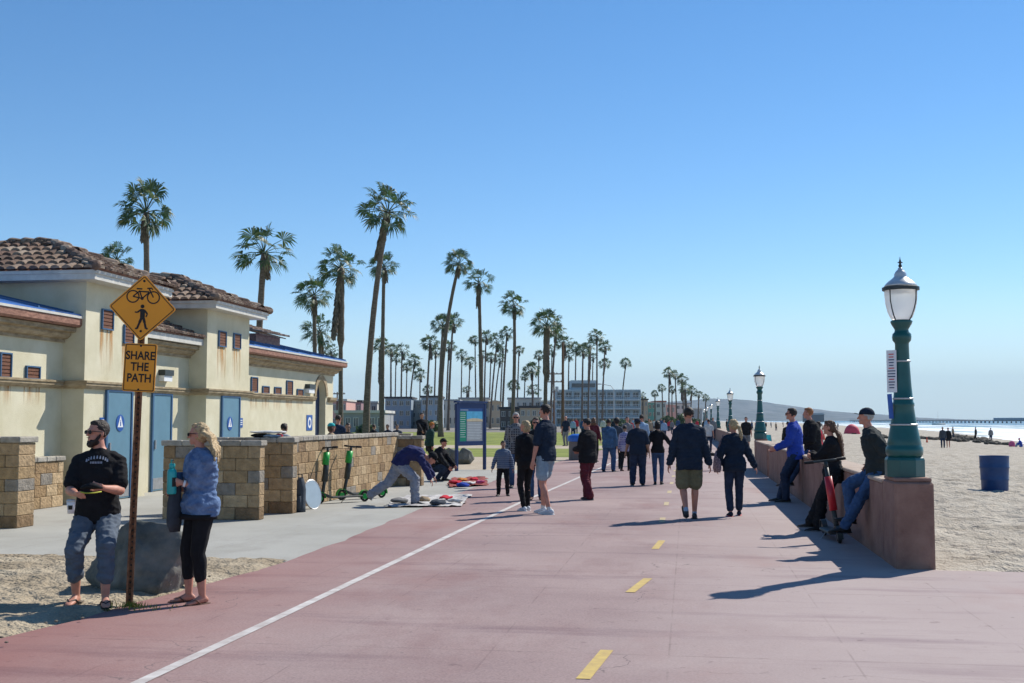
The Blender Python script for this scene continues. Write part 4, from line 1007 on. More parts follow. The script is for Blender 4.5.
def palm(pxc, pyt, pxb, w, label, sk=0, zc=None, bend=0., base_z=0., cs=None):
    zc = zc or max(58, min(300, 3.55 * 1160 / w)); cs = cs or w * zc / 1160 / 3.3
    ct = D(pxc, pyt + w * .47, zc / 1.0); b0 = D(pxb, 425, zc); g = Vector((b0.x, b0.y, base_z)); top = Vector((ct.x, ct.y, ct.z))
    t = thing('palm_tree', label, 'palm tree', g, 0, 'tall fan palms of the park')
    top = top - g; mid = top * .5 + Vector((top.x * -.22 + bend, 0, 0)); n_ = 22; pts = []; rs = []
    kb = pr.uniform(.9, 1.1)
    for i in range(n_ + 1):
        u = i / n_; p = (1 - u) ** 2 * Vector((0, 0, -.3)) + 2 * u * (1 - u) * mid + u * u * top; pts.append(p)
        rr_ = (.20 - .06 * u + .12 * math.exp(-u * 14)) * kb * (1 + .07 * (i % 2))
        if sk == 2 and u > .55: rr_ = .28 * kb * (1 + .12 * (i % 2))
        rs.append(rr_)
    bm = bmesh.new(); tube(bm, pts, rs, 10); link('trunk', bm, M_trunk, t, smooth=True)
    rz = pr.uniform(-.5, .5)
    c = bpy.data.objects.new('crown', CR[pr.randrange(9)]); C.objects.link(c); c.parent = t; c.location = top; c.rotation_euler = (pr.uniform(-.14, .14), pr.uniform(-.2, .1), rz); k2 = pr.uniform(.88, 1.1); c.scale = (cs * k2, cs * k2, cs * pr.uniform(.85, 1.12))
    s = bpy.data.objects.new('dead_fronds', SKT[sk]); C.objects.link(s); s.parent = c; s.location = (0, 0, 0); s.rotation_euler = (0, 0, rz)
    dn = (pts[-4] - pts[-1]).normalized(); s.rotation_euler = (Vector((0, 0, -1)).rotation_difference(dn)).to_euler()
    return t
palm(146, 182, 149, 64, 'palm with full crown rising behind the left end of the tile roof', 0)
palm(117, 243, 118, 36, 'palm of which only the crown top shows over the left tower roof', 0, zc=70)
palm(264, 222, 255, 66, 'palm with broad crown standing right behind the second tower', 0)
palm(341, 247, 341, 45, 'straight palm with a thick shaggy upper trunk, right of the restroom building', 2, zc=88)
palm(314, 276, 316, 43, 'slim palm just over the right end of the restroom roof, upper of two', 0, zc=90)
palm(320, 314, 322, 38, 'lower palm over the right end of the restroom roof', 1, zc=100)
palm(331, 343, 331, 20, 'small distant palm peeping beside the restroom roof corner', 0)
palm(388, 182, 366, 64, 'tallest palm, leaning right with a thick trunk', 1, zc=64, bend=-.3)
palm(384, 250, 382, 37, 'thin palm partly behind the tallest leaning palm', 0, zc=108)
palm(381, 336, 380, 24, 'distant palm with thick trunk beneath the tallest palm', 2)
palm(391, 342, 391, 18, 'small distant palm a little right of the tallest palm', 0)
palm(402, 344, 401, 17, 'small slim palm above the blue houses', 0)
palm(415, 354, 411, 16, 'small palm above the blue houses, leaning right', 0, bend=-.8)
palm(420, 368, 420, 15, 'low distant palm above the blue house roofs', 0)
palm(430, 334, 426, 21, 'palm leaning right in front of the blue houses', 1)
palm(443, 314, 438, 25, 'palm left of the tall leaning pair near the kiosk', 0)
palm(453, 312, 448, 23, 'palm tucked behind the long leaning trunk near the kiosk', 0)
palm(459, 247, 441, 37, 'high palm leaning right over the information kiosk', 0, zc=110, bend=-.8)
palm(479, 268, 482, 33, 'high upright palm directly above the information kiosk', 1, zc=118)
palm(470, 356, 468, 15, 'small drooping palm above the left of the kiosk', 0)
palm(486, 329, 484, 18, 'distant palm just right of the upright palm over the kiosk', 0)
palm(497, 334, 490, 19, 'distant palm with dark crown right of the kiosk', 0)
palm(507, 325, 502, 19, 'palm with leaning trunk left of the high bare one', 0)
palm(514, 292, 511, 29, 'high slender palm above the man with grey hair', 0, zc=128, bend=.5)
palm(500, 353, 493, 15, 'small low palm between trunks above the striped boy', 0)
palm(514, 380, 514, 13, 'tiny round palm low above the grey house', 0)
palm(532, 362, 533, 20, 'palm above the tan house roof', 0)
palm(533, 384, 531, 15, 'lowest small palm at the tan house', 0)
palm(547, 309, 545, 36, 'broad palm above the man in shorts', 2, zc=112)
palm(556, 322, 550, 22, 'palm half hidden by the broad one above the man in shorts', 0)
palm(564, 334, 562, 19, 'palm next to the brown utility pole', 1)
palm(583, 343, 582, 18, 'palm in front of the left part of the grey apartments', 0)
palm(590, 339, 588, 16, 'thick-trunked palm in front of the apartment stair tower', 2)
palm(597, 328, 597, 19, 'highest palm of the group before the apartment block', 0)
palm(605, 340, 602, 16, 'palm on the right of the group before the apartment block', 0)
palm(605, 358, 600, 14, 'lower palm leaning before the apartment block', 1)
palm(626, 357, 620, 14, 'single palm leaning right over the right half of the apartments', 0)
palm(669, 366, 669, 15, 'palm over the colourful small houses right of the apartments', 1)
palm(662, 384, 663, 10, 'small palm left of the one over the colourful houses', 0)
palm(672, 386, 672, 9, 'small low palm under the one over the colourful houses', 0)
palm(682, 374, 684, 13, 'thick palm with tall clumpy crown near the path end', 2)
palm(685, 383, 686, 14, 'second clumpy palm near the path end', 2)
palm(692, 386, 690, 12, 'palm at the path end behind the row of lamps', 1)
palm(699, 391, 698, 9, 'small palm by the far lamps', 0)
palm(706, 394, 705, 9, 'last small palm by the far lamps', 0)
for i_, (a_, b_, c_, d_, sk_, lb_) in enumerate(((396, 352, 395, 14, 0, 'slim far palm between the two above the blue houses'), (407, 362, 406, 12, 0, 'short far palm over the left blue-grey house'), (436, 345, 434, 15, 0, 'mid-height palm just right of the blue-grey pair'), (449, 340, 446, 16, 1, 'mid-height palm behind the long leaning trunk'),
  (462, 350, 461, 13, 0, 'short palm just left of the kiosk top'), (475, 334, 476, 14, 0, 'slim palm seen over the kiosk, behind the upright one'), (483, 350, 482, 12, 0, 'short slim palm right above the kiosk corner'), (491, 352, 489, 13, 0, 'short palm in the dense clump right of the kiosk'), (503, 342, 500, 14, 0, 'middling palm in the dense clump above the striped boy'),
  (519, 345, 517, 13, 0, 'slim palm right of the high slender one'), (525, 372, 524, 11, 0, 'little palm over the large white house'), (539, 350, 538, 13, 0, 'slim palm left behind the broad palm'), (552, 345, 551, 13, 0, 'slim palm tight beside the broad palm trunk'), (569, 350, 568, 13, 0, 'palm at the left corner of the apartments'), (576, 342, 575, 13, 0, 'second palm at the left corner of the apartments'), (593, 352, 592, 12, 0, 'short palm before the stair tower of the apartments'),
  (643, 392, 643, 9, 0, 'tiny palm at the right corner of the apartments'), (655, 390, 655, 9, 0, 'tiny palm over the teal house'), (675, 370, 677, 11, 0, 'slim palm just left of the thick clumpy ones'), (428, 385, 427, 12, 1, 'low palm before the right blue-grey house'), (467, 385, 466, 11, 1, 'low palm left beside the kiosk'))): palm(a_, b_, c_, d_, lb_, sk_)

# ------------------------------------------------------------------ far houses
def gpos(px, zc): p = D(px, 420, zc); return Vector((p.x, p.y, 0))
def building(name, label, px0, px1, top, zc, m, floors=2, bays=4, roof='flat', depth=12, wm=M_window, slabs=None, pent=None, rail=None, cat='house', frame=M_white):
    a, b = gpos(px0, zc), gpos(px1, zc); c = (a + b) / 2; W = (b - a).length; Ht = CH + (420 - top) * zc / 1160
    ang = math.atan2(b.y - a.y, b.x - a.x); t = thing(name, label, cat, c, ang)
    link('wall', B(-W / 2, W / 2, 0, depth, -.3, Ht), m, t)
    fh = Ht / floors; bw = W / bays
    for f in range(floors):
        for k in range(bays):
            x = -W / 2 + bw * (k + .5); z = f * fh + fh * .32
            wv = bw * (.62 if rail else .5); hv = fh * (.5 if rail else .42)
            if (f + k * 3) % 5 == 4 and not rail: wv *= .5
            bm = bmesh.new(); e = .08
            for q in ((-wv / 2 - e, -wv / 2, z - e, z + hv + e), (wv / 2, wv / 2 + e, z - e, z + hv + e), (-wv / 2, wv / 2, z - e, z), (-wv / 2, wv / 2, z + hv, z + hv + e), (-.04, .04, z, z + hv)): box(bm, x + q[0], x + q[1], -.12, .02, q[2], q[3])
            w_ = link('window', bm, frame, t); link('pane', B(x - wv / 2, x + wv / 2, -.06, .02, z, z + hv), wm, w_)
    if rail:
        for f in range(1, floors):
            link('balcony_slab', B(-W / 2, W / 2, -1.5, -.13, f * fh - .15, f * fh + .1), rail, t)
            bm = bmesh.new(); box(bm, -W / 2, W / 2, -1.5, -1.44, f * fh + .98, f * fh + 1.06); 
            for k in range(bays * 4 + 1): x = -W / 2 + .03 + (W - .06) * k / (bays * 4); box(bm, x - .03, x + .03, -1.5, -1.45, f * fh + .1, f * fh + .98)
            link('railing', bm, rail, t)
        for k in range(0, bays + 1, 2):
            x = -W / 2 + bw * k; link('balcony_wall', B(x - .12, x + .12, -1.42, -.13, 0, Ht), m, t)
    if roof == 'flat': link('roof', B(-W / 2 - .2, W / 2 + .2, -.3, depth + .2, Ht, Ht + .35), slabs or M_white, t)
    elif roof == 'gable':
        bm = bmesh.new(); rh = W * .16; prism(bm, [(-W / 2 - .5, -.5, Ht), (W / 2 + .5, -.5, Ht), (0, -.5, Ht + rh)], (0, depth + 1, 0)); link('roof', bm, slabs or M_brownwood, t)
    if pent:
        x0, x1, tp = pent; xa = -W / 2 + W * x0; xb = -W / 2 + W * x1; hz = CH + (420 - tp) * zc / 1160
        bm = bmesh.new(); box(bm, xa, xb, 2, depth - 1, Ht, hz); p_ = link('stair_tower', bm, m, t)
        link('window_band', B(xa + .3, xb - .3, 1.9, 1.99, Ht + (hz - Ht) * .35, hz - .8), M_window, p_)
    return t
g_blue = mat('grey_blue_siding', (.30, .38, .45), .8, .08, 1); g_pink = mat('faded_pink_stucco', (.6, .35, .3), .85, .08, 1); g_wht = mat('pale_house_stucco', (.55, .54, .5), .85, .08, 1)
g_grey = mat('grey_house_stucco', (.3, .31, .32), .85, .08, 1); g_apt = mat('blue_grey_apartment_stucco', (.40, .48, .51), .8, .08, .5); g_tan = mat('tan_house_stucco', (.5, .4, .29), .85, .1, 1); g_teal = mat('teal_house_paint', (.12, .36, .34), .8, .1, 1); g_dkroof = mat('dark_roof', (.06, .06, .065), .9, .2, 2)
building('beach_house', 'faded pink flat-roofed house beside the restroom arch', 332, 346, 401, 200, g_pink, 2, 3)
building('beach_house', 'mauve house next to the pink one', 346, 361, 402, 215, mat('mauve_stucco', (.33, .21, .22), .85, .08, 1), 2, 3, slabs=g_dkroof)
building('beach_house', 'small white house right of the mauve one', 357, 377, 403, 230, g_wht, 2, 3)
building('beach_house', 'low grey house with pale roof below the white one', 336, 384, 413, 150, g_grey, 1, 6, slabs=g_wht)
building('beach_house', 'blue-grey three-storey house with dark flat roof, left of the pair', 385, 411, 398.5, 220, g_blue, 3, 4, slabs=g_dkroof, frame=M_white)
building('beach_house', 'white-fronted house squeezed between the two blue-grey houses', 411, 421, 402, 226, g_wht, 3, 2)
building('beach_house', 'blue-grey three-storey house, right of the pair', 421, 440, 397.5, 216, g_blue, 3, 3, slabs=g_dkroof)
building('beach_house', 'cream house behind the palms left of the kiosk', 440, 459, 401, 240, g_wht, 2, 3, slabs=g_grey)
building('beach_house', 'wide pale house seen over the kiosk', 459, 489, 399, 260, g_wht, 2, 5, slabs=g_grey)
building('beach_house', 'narrow tan house with tall roof beyond the kiosk', 489, 501, 402, 250, g_tan, 2, 2, roof='gable', slabs=g_tan)
building('beach_house', 'grey shingled house with dark roof', 500, 520, 409, 190, mat('brown_shingle', (.16, .13, .11), .9, .15, 2), 2, 3, slabs=g_dkroof)
building('beach_house', 'large white house with sloping roof behind the tan house', 508, 541, 399, 270, g_wht, 2, 5, roof='flat', slabs=g_grey)
building('beach_house', 'tan house with tall openings above the blond woman', 520, 543, 408, 180, g_tan, 2, 4, slabs=g_dkroof)
building('beach_house', 'tall blue-grey house left of the apartment block', 541, 556, 402, 260, g_blue, 3, 3)
building('apartment_building', 'long blue-grey four-storey apartment block with balconies and a stair tower', 556, 640, 391, 290, g_apt, 4, 10, rail=mat('pale_balcony_paint', (.62, .68, .7), .7, .05, 1), pent=(.18, .49, 380), depth=18, cat='building', slabs=g_apt)
building('beach_house', 'brown house directly right of the apartments', 641, 648, 400, 300, g_tan, 3, 2, slabs=g_dkroof)
building('beach_house', 'teal-fronted small house right of the apartments', 648, 656, 403, 310, g_teal, 3, 2, slabs=g_wht)
building('beach_house', 'white house with red trim past the teal house', 656, 666, 402, 320, g_wht, 3, 2, slabs=mat('red_roof', (.35, .1, .07), .8, .1, 2))
building('beach_house', 'pink house half hidden by far palms', 666, 676, 405, 335, g_pink, 2, 2)
building('beach_house', 'pale house at the far end of the path', 676, 690, 404, 350, g_wht, 3, 3, slabs=g_grey)
building('beach_house', 'last small grey house by the far lamps', 690, 702, 409, 380, g_grey, 2, 2)
# bushes and round trees at the end of the path
M_bush = leaf_mat(); M_bush.name = 'bush_leaf'
def bush(px, row_top, w, zc, label, base_row=431):
    c = gpos(px, zc); h = CH + (420 - row_top) * zc / 1160; W = w * zc / 1160 / 2; t = thing('shrub', label, 'shrub', c, 0, 'shrubs by the far end of the path'); r = random.Random(int(px)); bm = bmesh.new()
    for i in range(700):
        v = Vector((r.gauss(0, 1), r.gauss(0, 1), r.gauss(0, 1))).normalized() * r.uniform(.45, 1); n_ = noise.noise(v * 2 + Vector((px, 0, 0))) * .35 + .9
        p = Vector((v.x * W * n_, v.y * W * n_, h * .55 + v.z * h * .5 * n_)); s_ = .16 * W + .06; a = Vector((r.uniform(-1, 1), r.uniform(-1, 1), r.uniform(-1, 1))).normalized(); b = a.cross(v).normalized()
        bm.faces.new([bm.verts.new(q) for q in (p - a * s_, p + b * s_ * .5, p + a * s_, p - b * s_ * .5)])
    link('foliage', bm, M_bush, t); bm = bmesh.new(); tube(bm, [(0, 0, -.1), (0, 0, h * .6)], [W * .1 + .05, .04], 6); link('stem', bm, M_trunk, t)
for i, (px, tr, w_, zc, lb) in enumerate(((668, 416, 18, 170, 'green shrub left of the tall walking man'), (681, 414, 14, 180, 'shrub behind the tall walking man'), (650, 420, 14, 190, 'low shrub behind the crowd near the apartments'), (695, 418, 12, 200, 'shrub close to the far lamps'),
      (433, 421, 22, 150, 'dark shrub in front of the blue houses'), (538, 418, 20, 150, 'shrub in front of the tan house'), (615, 420, 30, 210, 'wide hedge-like shrub before the apartments'), (365, 424, 20, 110, 'dark shrub behind the low pale wall'))): bush(px, tr, w_, zc, lb)
# utility poles and street light
def upole(px, top, zc, label, arms=2, m=M_wood, r0=.16):
    c = gpos(px, zc); h = CH + (420 - top) * zc / 1160; t = thing('utility_pole', label, 'utility pole', c); bm = bmesh.new(); lathe(bm, [(r0, 0), (r0 * .7, h)], 8); link('pole', bm, m, t)
    for k in range(arms):
        link('crossarm', B(-1.4, 1.4, -.08, .08, h - .4 - 1.3 * k, h - .22 - 1.3 * k), M_wood, t)
        bm = bmesh.new()
        for x in (-1.2, -.5, .5, 1.2): lathe(bm, [(.05, 0), (.08, .08), (.04, .2)], 6, (x, 0, h - .22 - 1.3 * k))
        link('insulator', bm, M_metal, t)
    if arms:
        bm = bmesh.new(); lathe(bm, [(.28, 0), (.28, .8), (.1, .85)], 10, (.5, 0, h - 3.2)); link('transformer', bm, M_metal, t)
    return t
upole(554, 372, 190, 'grey utility pole with crossarms left of the apartments'); upole(563, 342, 120, 'tall plain brown wooden pole by the lawn', 0); upole(337, 392, 200, 'thin utility pole over the pink house', 1)
c = gpos(614, 200); t = thing('street_light', 'curved-arm street light in front of the apartments', 'street light', c); h = CH + 36 * 200 / 1160
bm = bmesh.new(); tube(bm, [(0, 0, 0), (0, 0, h - 1), (-.5, 0, h - .3), (-2.2, 0, h)], [.1, .07, .05, .04], 8); link('pole', bm, M_metal, t); bm = bmesh.new(); ellipsoid(bm, (-2.5, 0, h), (.45, .16, .1)); link('luminaire', bm, M_metal, t)
# pier, sailboat, far pavilion
c0, c1 = D(852, 422, 1500), D(1100, 422, 900); t = thing('pier', 'long low pier on dark piles crossing the surf at the horizon', 'pier', ((c0 + c1) / 2).to_2d().to_3d(), math.atan2(c1.y - c0.y, c1.x - c0.x)); L = (c1 - c0).length
link('deck', B(-L / 2, L / 2, -3, 3, .5, 1.3), mat('weathered_pier_deck', (.2, .19, .18), .9, .1, .2), t)
bm = bmesh.new()
n_ = int(L / 9)
for i in range(n_ + 1):
    x = -L / 2 + L * i / n_
    for y in (-2.4, 2.4): lathe(bm, [(.35, 0), (.35, 3.0)], 6, (x, y, SEA - 1.3))
link('piles', bm, mat('wet_pier_pile', (.06, .055, .05), .9, .2, 1), t)['kind'] = 'stuff'
bm = bmesh.new(); box(bm, -L / 2, L / 2, -3, -2.9, 2.15, 2.25)
for i in range(0, n_ * 2): x = -L / 2 + L * i / (n_ * 2); box(bm, x, x + .15, -3, -2.9, 1.3, 2.15)
link('railing', bm, mat('pier_rail', (.35, .35, .36)), t)
q = t.matrix_basis.inverted() @ D(1035, 420, 1060); link('bait_shop', B(q.x - 22, q.x + 40, -2.5, 2.5, 1.31, 3.6), g_blue, t)
p = D(938, 422, 700); t = thing('sailboat', 'small sailboat with bare mast near the horizon', 'boat', (p.x, p.y, SEA)); bm = bmesh.new()
prism(bm, [(-3.5, -1, .9), (0, -1.2, .8), (3, -.8, .9), (4.3, 0, 1.1), (3, .8, .9), (0, 1.2, .8), (-3.5, 1, .9)], (0, 0, -1.2)); link('hull', bm, M_white, t); bm = bmesh.new(); tube(bm, [(0, 0, .8), (0, 0, 8.2)], [.09, .05], 6); link('mast', bm, M_metal, t); link('boom', B(-3, 0, -.05, .05, 1.9, 2.0), M_metal, t)
p = gpos(813, 1500); t = thing('pavilion', 'far dark pavilion building on the beach below the hill', 'building', p); link('wall', B(-12, 14, 0, 12, -1, 8.5), g_dkroof, t); bm = bmesh.new(); prism(bm, [(-14, -1, 8.5), (16, -1, 8.5), (12, -1, 10.6), (-10, -1, 10.6)], (0, 14, 0)); link('roof', bm, g_grey, t)

# ------------------------------------------------------------------ boulders
def boulder(name, label, c, r, seed, cuts=5, m=M_rock, chop=13):
    bm = bmesh.new(); bmesh.ops.create_icosphere(bm, subdivisions=cuts, radius=1); rr_ = random.Random(seed)
    planes = [(Vector((rr_.gauss(0, 1), rr_.gauss(0, 1), rr_.gauss(0, .9))).normalized(), rr_.uniform(.55, .86)) for _ in range(chop)]
    for v in bm.verts:
        p = v.co.copy()
        for n_, d in planes:
            k = p.dot(n_)
            if k > d: p -= n_ * (k - d) * .93
        p += p.normalized() * (.07 * noise.noise(p * 2.3 + Vector((seed, 0, 0))) + .035 * noise.noise(p * 6) + .018 * noise.noise(p * 15))
        v.co = Vector((p.x * r[0], p.y * r[1], p.z * r[2]))
    o = link(name, bm, m, smooth=False, loc=c); me = o.data; me.polygons.foreach_set('use_smooth', [True] * len(me.polygons)); return tag(o, label, 'boulder')
# ------------------------------------------------------------------ foreground sign
b0 = G(129, 606); t = thing('path_sign', 'yellow-orange diamond sign with SHARE THE PATH plate on a rusty post', 'sign', b0)
up_ = (D(144.5, 278, 1) - Vector((0, 0, CH))); zc0 = b0.y
top = onY(144, 277, b0.y - .02); ax = (top - b0).normalized(); Lp = (top - b0).length
fwd = Vector((b0.x, b0.y, 0)).normalized(); face = -fwd; face = (Matrix.Rotation(R(-6), 3, 'Z') @ face); face = (face - ax * face.dot(ax)).normalized(); rt = ax.cross(face).normalized()
# local frame: columns rt (to the viewer's right), ax, face
if rt.dot(Vector((math.cos(YAW), math.sin(YAW), 0))) < 0: rt = -rt
FM = Matrix((rt, ax, face)).transposed().to_4x4()
bm = bmesh.new(); w_ = .03
prism(bm, [(-w_, 0, .0), (-w_ * .45, 0, .0), (-w_ * .45, 0, -.022), (w_ * .45, 0, -.022), (w_ * .45, 0, .0), (w_, 0, .0), (w_, 0, -.006), (w_ * .6, 0, -.006), (w_ * .6, 0, -.03), (-w_ * .6, 0, -.03), (-w_ * .6, 0, -.006), (-w_, 0, -.006)], (0, Lp, 0))
k = 1
for i in range(int(Lp / .05)):
    box(bm, -.006, .006, .04 + .05 * i, .055 + .05 * i, -.0218, -.0195, 1)
for v in bm.verts: v.co = FM @ v.co
link('post', bm, [M_rust, M_signblack], t)
def rounded(pts, r, n=5):
    out = []; m = len(pts)
    for i in range(m):
        p = Vector(pts[i]); a = (Vector(pts[i - 1]) - p).normalized(); b = (Vector(pts[(i + 1) % m]) - p).normalized(); h = r / math.tan(a.angle(b) / 2)
        s_, e = p + a * h, p + b * h; c = p + (a + b).normalized() * (r / math.sin(a.angle(b) / 2)); a0 = math.atan2(s_.y - c.y, s_.x - c.x); a1 = math.atan2(e.y - c.y, e.x - c.x); da = (a1 - a0 + math.pi) % (2 * math.pi) - math.pi
        out += [(c.x + r * math.cos(a0 + da * j / n), c.y + r * math.sin(a0 + da * j / n)) for j in range(n + 1)]
    return out
def panel(pts, rad_, nm, inset, lw, cy, yaw=0, roll=0, mm=M_yellow):
    T_ = FM @ Matrix.Translation((0.0, cy, .008)) @ Matrix.Rotation(R(yaw), 4, 'Y') @ Matrix.Rotation(R(roll), 4, 'Z')
    bm = bmesh.new(); o = rounded(pts, rad_); prism(bm, [(x, y, -.004) for x, y in o], (0, 0, .006))
    for v in bm.verts: v.co = T_ @ v.co
    p_ = link(nm, bm, mm, t)
    def sc_(d): 
        c = [Vector(q) for q in pts]; m = len(c); r_ = []
        for i in range(m):
            a = (c[i] - c[i - 1]).normalized(); b = (c[(i + 1) % m] - c[i]).normalized(); na = Vector((-a.y, a.x)); nb = Vector((-b.y, b.x)); mm_ = (na + nb) / (1 + na.dot(nb)); r_.append(c[i] + mm_ * d)
        return rounded([tuple(q) for q in r_], max(rad_ - d, .008))
    a, b = sc_(inset), sc_(inset + lw); bm = bmesh.new(); n_ = len(a)
    va = [bm.verts.new((x, y, .0035)) for x, y in a]; vb = [bm.verts.new((x, y, .0035)) for x, y in b]
    for i in range(n_): bm.faces.new((va[i], va[(i + 1) % n_], vb[(i + 1) % n_], vb[i]))
    for v in bm.verts: v.co = T_ @ v.co
    link('border', bm, M_signblack, p_)
    return p_, T_
hd = .292
cyd = Lp - hd * .93
pd, TD = panel([(0, -hd), (hd, 0), (0, hd), (-hd, 0)], .025, 'diamond_panel', .010, .007, cyd, -8, -1.5)
bm = bmesh.new()
def ring2(c, r0, r1, n=24):
    for i in range(n):
        a, b = 2 * math.pi * i / n, 2 * math.pi * (i + 1) / n
        bm.faces.new([bm.verts.new((c[0] + r * math.cos(u_), c[1] + r * math.sin(u_), .0035)) for r, u_ in ((r0, a), (r1, a), (r1, b), (r0, b))])
def bar(a, b, w_, z=.0037):
    a, b = Vector(a), Vector(b); d = (b - a).normalized(); n_ = Vector((-d.y, d.x)) * w_
    bm.faces.new([bm.verts.new((p.x, p.y, z)) for p in (a + n_, a - n_, b - n_, b + n_)])
wa, wb = (-.088, .095), (.088, .095); ring2(wa, .046, .057); ring2(wb, .046, .057)
hub = (-.008, .082); st = (-.035, .165); hs = (.052, .168)
for a, b, w_ in ((wa, hub, .0055), (hub, (-.036, .15), .0055), (wa, (-.034, .145), .0055), ((-.034, .142), (.05, .142), .006), (hub, (.052, .14), .0055), (wb, (.048, .168), .0055), ((-.06, .165), (-.012, .165), .006), ((.03, .172), (.07, .176), .006), ((.07, .176), (.078, .160), .004)): bar(a, b, w_)
ring2(hub, .004, .014, 12)
for v in bm.verts: v.co = TD @ v.co
link('bicycle_symbol', bm, M_signblack, pd)
bm = bmesh.new()
def poly2(pts, z=.0035): bm.faces.new([bm.verts.new((x, y, z)) for x, y in pts])
cx = .0; poly2([(cx + .0 + .017 * math.cos(R(a)), .012 + .017 * math.sin(R(a))) for a in range(0, 360, 24)])
poly2([(-.018, -.01), (.012, -.01), (.026, -.018), (.026, -.09), (-.014, -.09)], .0036)
for a, b, w_ in (((-.012, -.018), (-.04, -.042), .0075), ((-.04, -.042), (-.062, -.04), .006), ((.018, -.018), (.046, -.052), .0075), ((.046, -.052), (.036, -.08), .006), ((.0, -.085), (-.016, -.13), .0115), ((-.016, -.13), (-.034, -.185), .009), ((.014, -.085), (.028, -.13), .0115), ((.028, -.13), (.042, -.182), .009), ((-.034, -.185), (-.05, -.183), .007), ((.042, -.182), (.058, -.178), .007)): bar(a, b, w_, .0038)
for v in bm.verts: v.co = TD @ v.co
link('pedestrian_symbol', bm, M_signblack, pd)
bm = bmesh.new()
for y in (.235, -.205): ellipsoid(bm, (0, y, .004), (.011, .011, .004), seg=10, rings=6)
for v in bm.verts: v.co = TD @ v.co
link('bolt', bm, M_signblack, pd)
hw_, hh_ = .141, .21
pp_, TP = panel([(-hw_, -hh_), (hw_, -hh_), (hw_, hh_), (-hw_, hh_)], .02, 'text_plate', .008, .007, Lp - .585 - hh_, -12, -1)
for i, (tx) in enumerate(('SHARE', 'THE', 'PATH')):
    text_mesh(tx, .1, M_signblack, pp_, TP @ Matrix.Translation((0, .102 - .098 * i, .0035)) @ Matrix.Diagonal((.86, 1.02, 1, 1)), off=.0022, depth=.0006)
bm = bmesh.new()
for y in (.19, -.19): ellipsoid(bm, (0, y, .004), (.009, .009, .004), seg=10, rings=6)
for v in bm.verts: v.co = TP @ v.co
link('bolt', bm, M_signblack, pp_)

# ------------------------------------------------------------------ the two by the sign
def wl_(root, p): return Vector(root.location) + Matrix.Rotation(root.rotation_euler.z, 3, 'Z') @ Vector(p)
gm = G(93, 603, .02)
man, J = person('bearded man in black t-shirt and grey joggers leaning on the boulder', gm, 160, H=1.70, pel=(0, -.16, .79), lean=1, hyaw=52, hpitch=-4, feet=((-.13, .20, .085, -10), (.14, .04, .085, 14)),
    hands=((-.09, .2, 1.03), (.13, .22, .98)), epole=((-.6, -.8, -.6), (.6, -.8, -.6)), kpole=((-.08, 1, .2), (.12, 1, .2)), palms=((.8, .2, .5), (-.8, .2, .5)), skin=SKR,
    top=dict(kind='tee', m=c_black, g=.02, low=-.1, sl=.72, belly=.022, name='t_shirt'), bottom=dict(kind='capri', m=c_greyj, g=.02, len=.6, w=.012, cuff=.05, name='joggers'),
    shoes=dict(kind='sandal', m=M_black), hair=dict(m=h_dark, kind='short', w=.003), beard=h_dark, glasses=M_black, fat=1.09, voxel=.0085)
# pale print on the shirt chest
s_ = J['s']; c_ = J['chest']
def chest_print(root, J, m, fn):
    bm = bmesh.new(); fn(bm); o = link('shirt_print', bm, m, root); return o
from mathutils.bvhtree import BVHTree
def project_on(root, child, pts_xz, y_from, m, name, thick=.004):
    """thin raised print: small quads laid onto the cloth in front"""
    ob = [c for c in root.children if c.name.split('.')[0] == child][0]
    bv = BVHTree.FromPolygons([v.co for v in ob.data.vertices], [p.vertices for p in ob.data.polygons])
    bm = bmesh.new()
    for quad in pts_xz:
        vs = []
        for x, z in quad:
            h = bv.ray_cast(Vector((x, y_from, z)), Vector((0, -1, 0)))
            if h[0] is None: break
            vs.append(bm.verts.new(h[0] + Vector((0, thick, 0))))
        if len(vs) == len(quad): bm.faces.new(vs)
    return link(name, bm, m, ob)
M_print = mat('faded_shirt_print', (.32, .34, .4), .9, .2, 30)
qs = []
cz = 1.2
for i in range(9):
    a = R(150 - 120 * i / 8); x = .10 * math.cos(a); z = cz + .055 * math.sin(a); w_ = .0075
    qs.append([(x - w_, z - .012), (x + w_, z - .012), (x + w_ * .6, z + .014), (x - w_ * .6, z + .014)])
for i in range(8): x = -.045 + .013 * i; qs.append([(x, cz + .0), (x + .008, cz + .0), (x + .008, cz + .018), (x, cz + .018)])
project_on(man, 't_shirt', qs, .8, M_print, 'shirt_print')
bx = boulder('boulder', 'big grey-green boulder the bearded man leans on', G(133, 596) + Vector((-.06, .36, .2)), (.64, .40, .47), 11)
def held(name, label, cat, root, p, rot=(0, 0, 0)):
    t = thing(name, label, cat, wl_(root, p)); t.rotation_euler = (rot[0], rot[1], root.rotation_euler.z + rot[2]); return t
W0, W1 = J['W']
mid = (W0 + W1) / 2
t = held('sunhat', 'black and yellow folded cap held in the bearded man\'s hands', 'cap', man, (mid.x - .03, mid.y + .11, mid.z + .03))
bm = bmesh.new(); tube(bm, [(-.09, 0, 0), (-.05, .01, .012), (0, .015, .02), (.05, .01, .012), (.09, 0, 0)], [.012, .035, .045, .035, .012], 12, fx=(Vector((0, 1, 0)), Vector((0, 0, 1))), rad2=[.008, .02, .028, .02, .008]); link('crown', bm, c_black, t, smooth=True)
bm = bmesh.new(); tube(bm, [(-.085, .02, -.03), (-.03, .05, -.038), (.04, .05, -.038), (.085, .02, -.03)], [.01, .03, .03, .01], 10, fx=(Vector((0, 1, 0)), Vector((0, 0, 1))), rad2=[.006] * 4); link('brim', bm, mat('yellow_green_trim', (.42, .42, .05), .7), t, smooth=True)
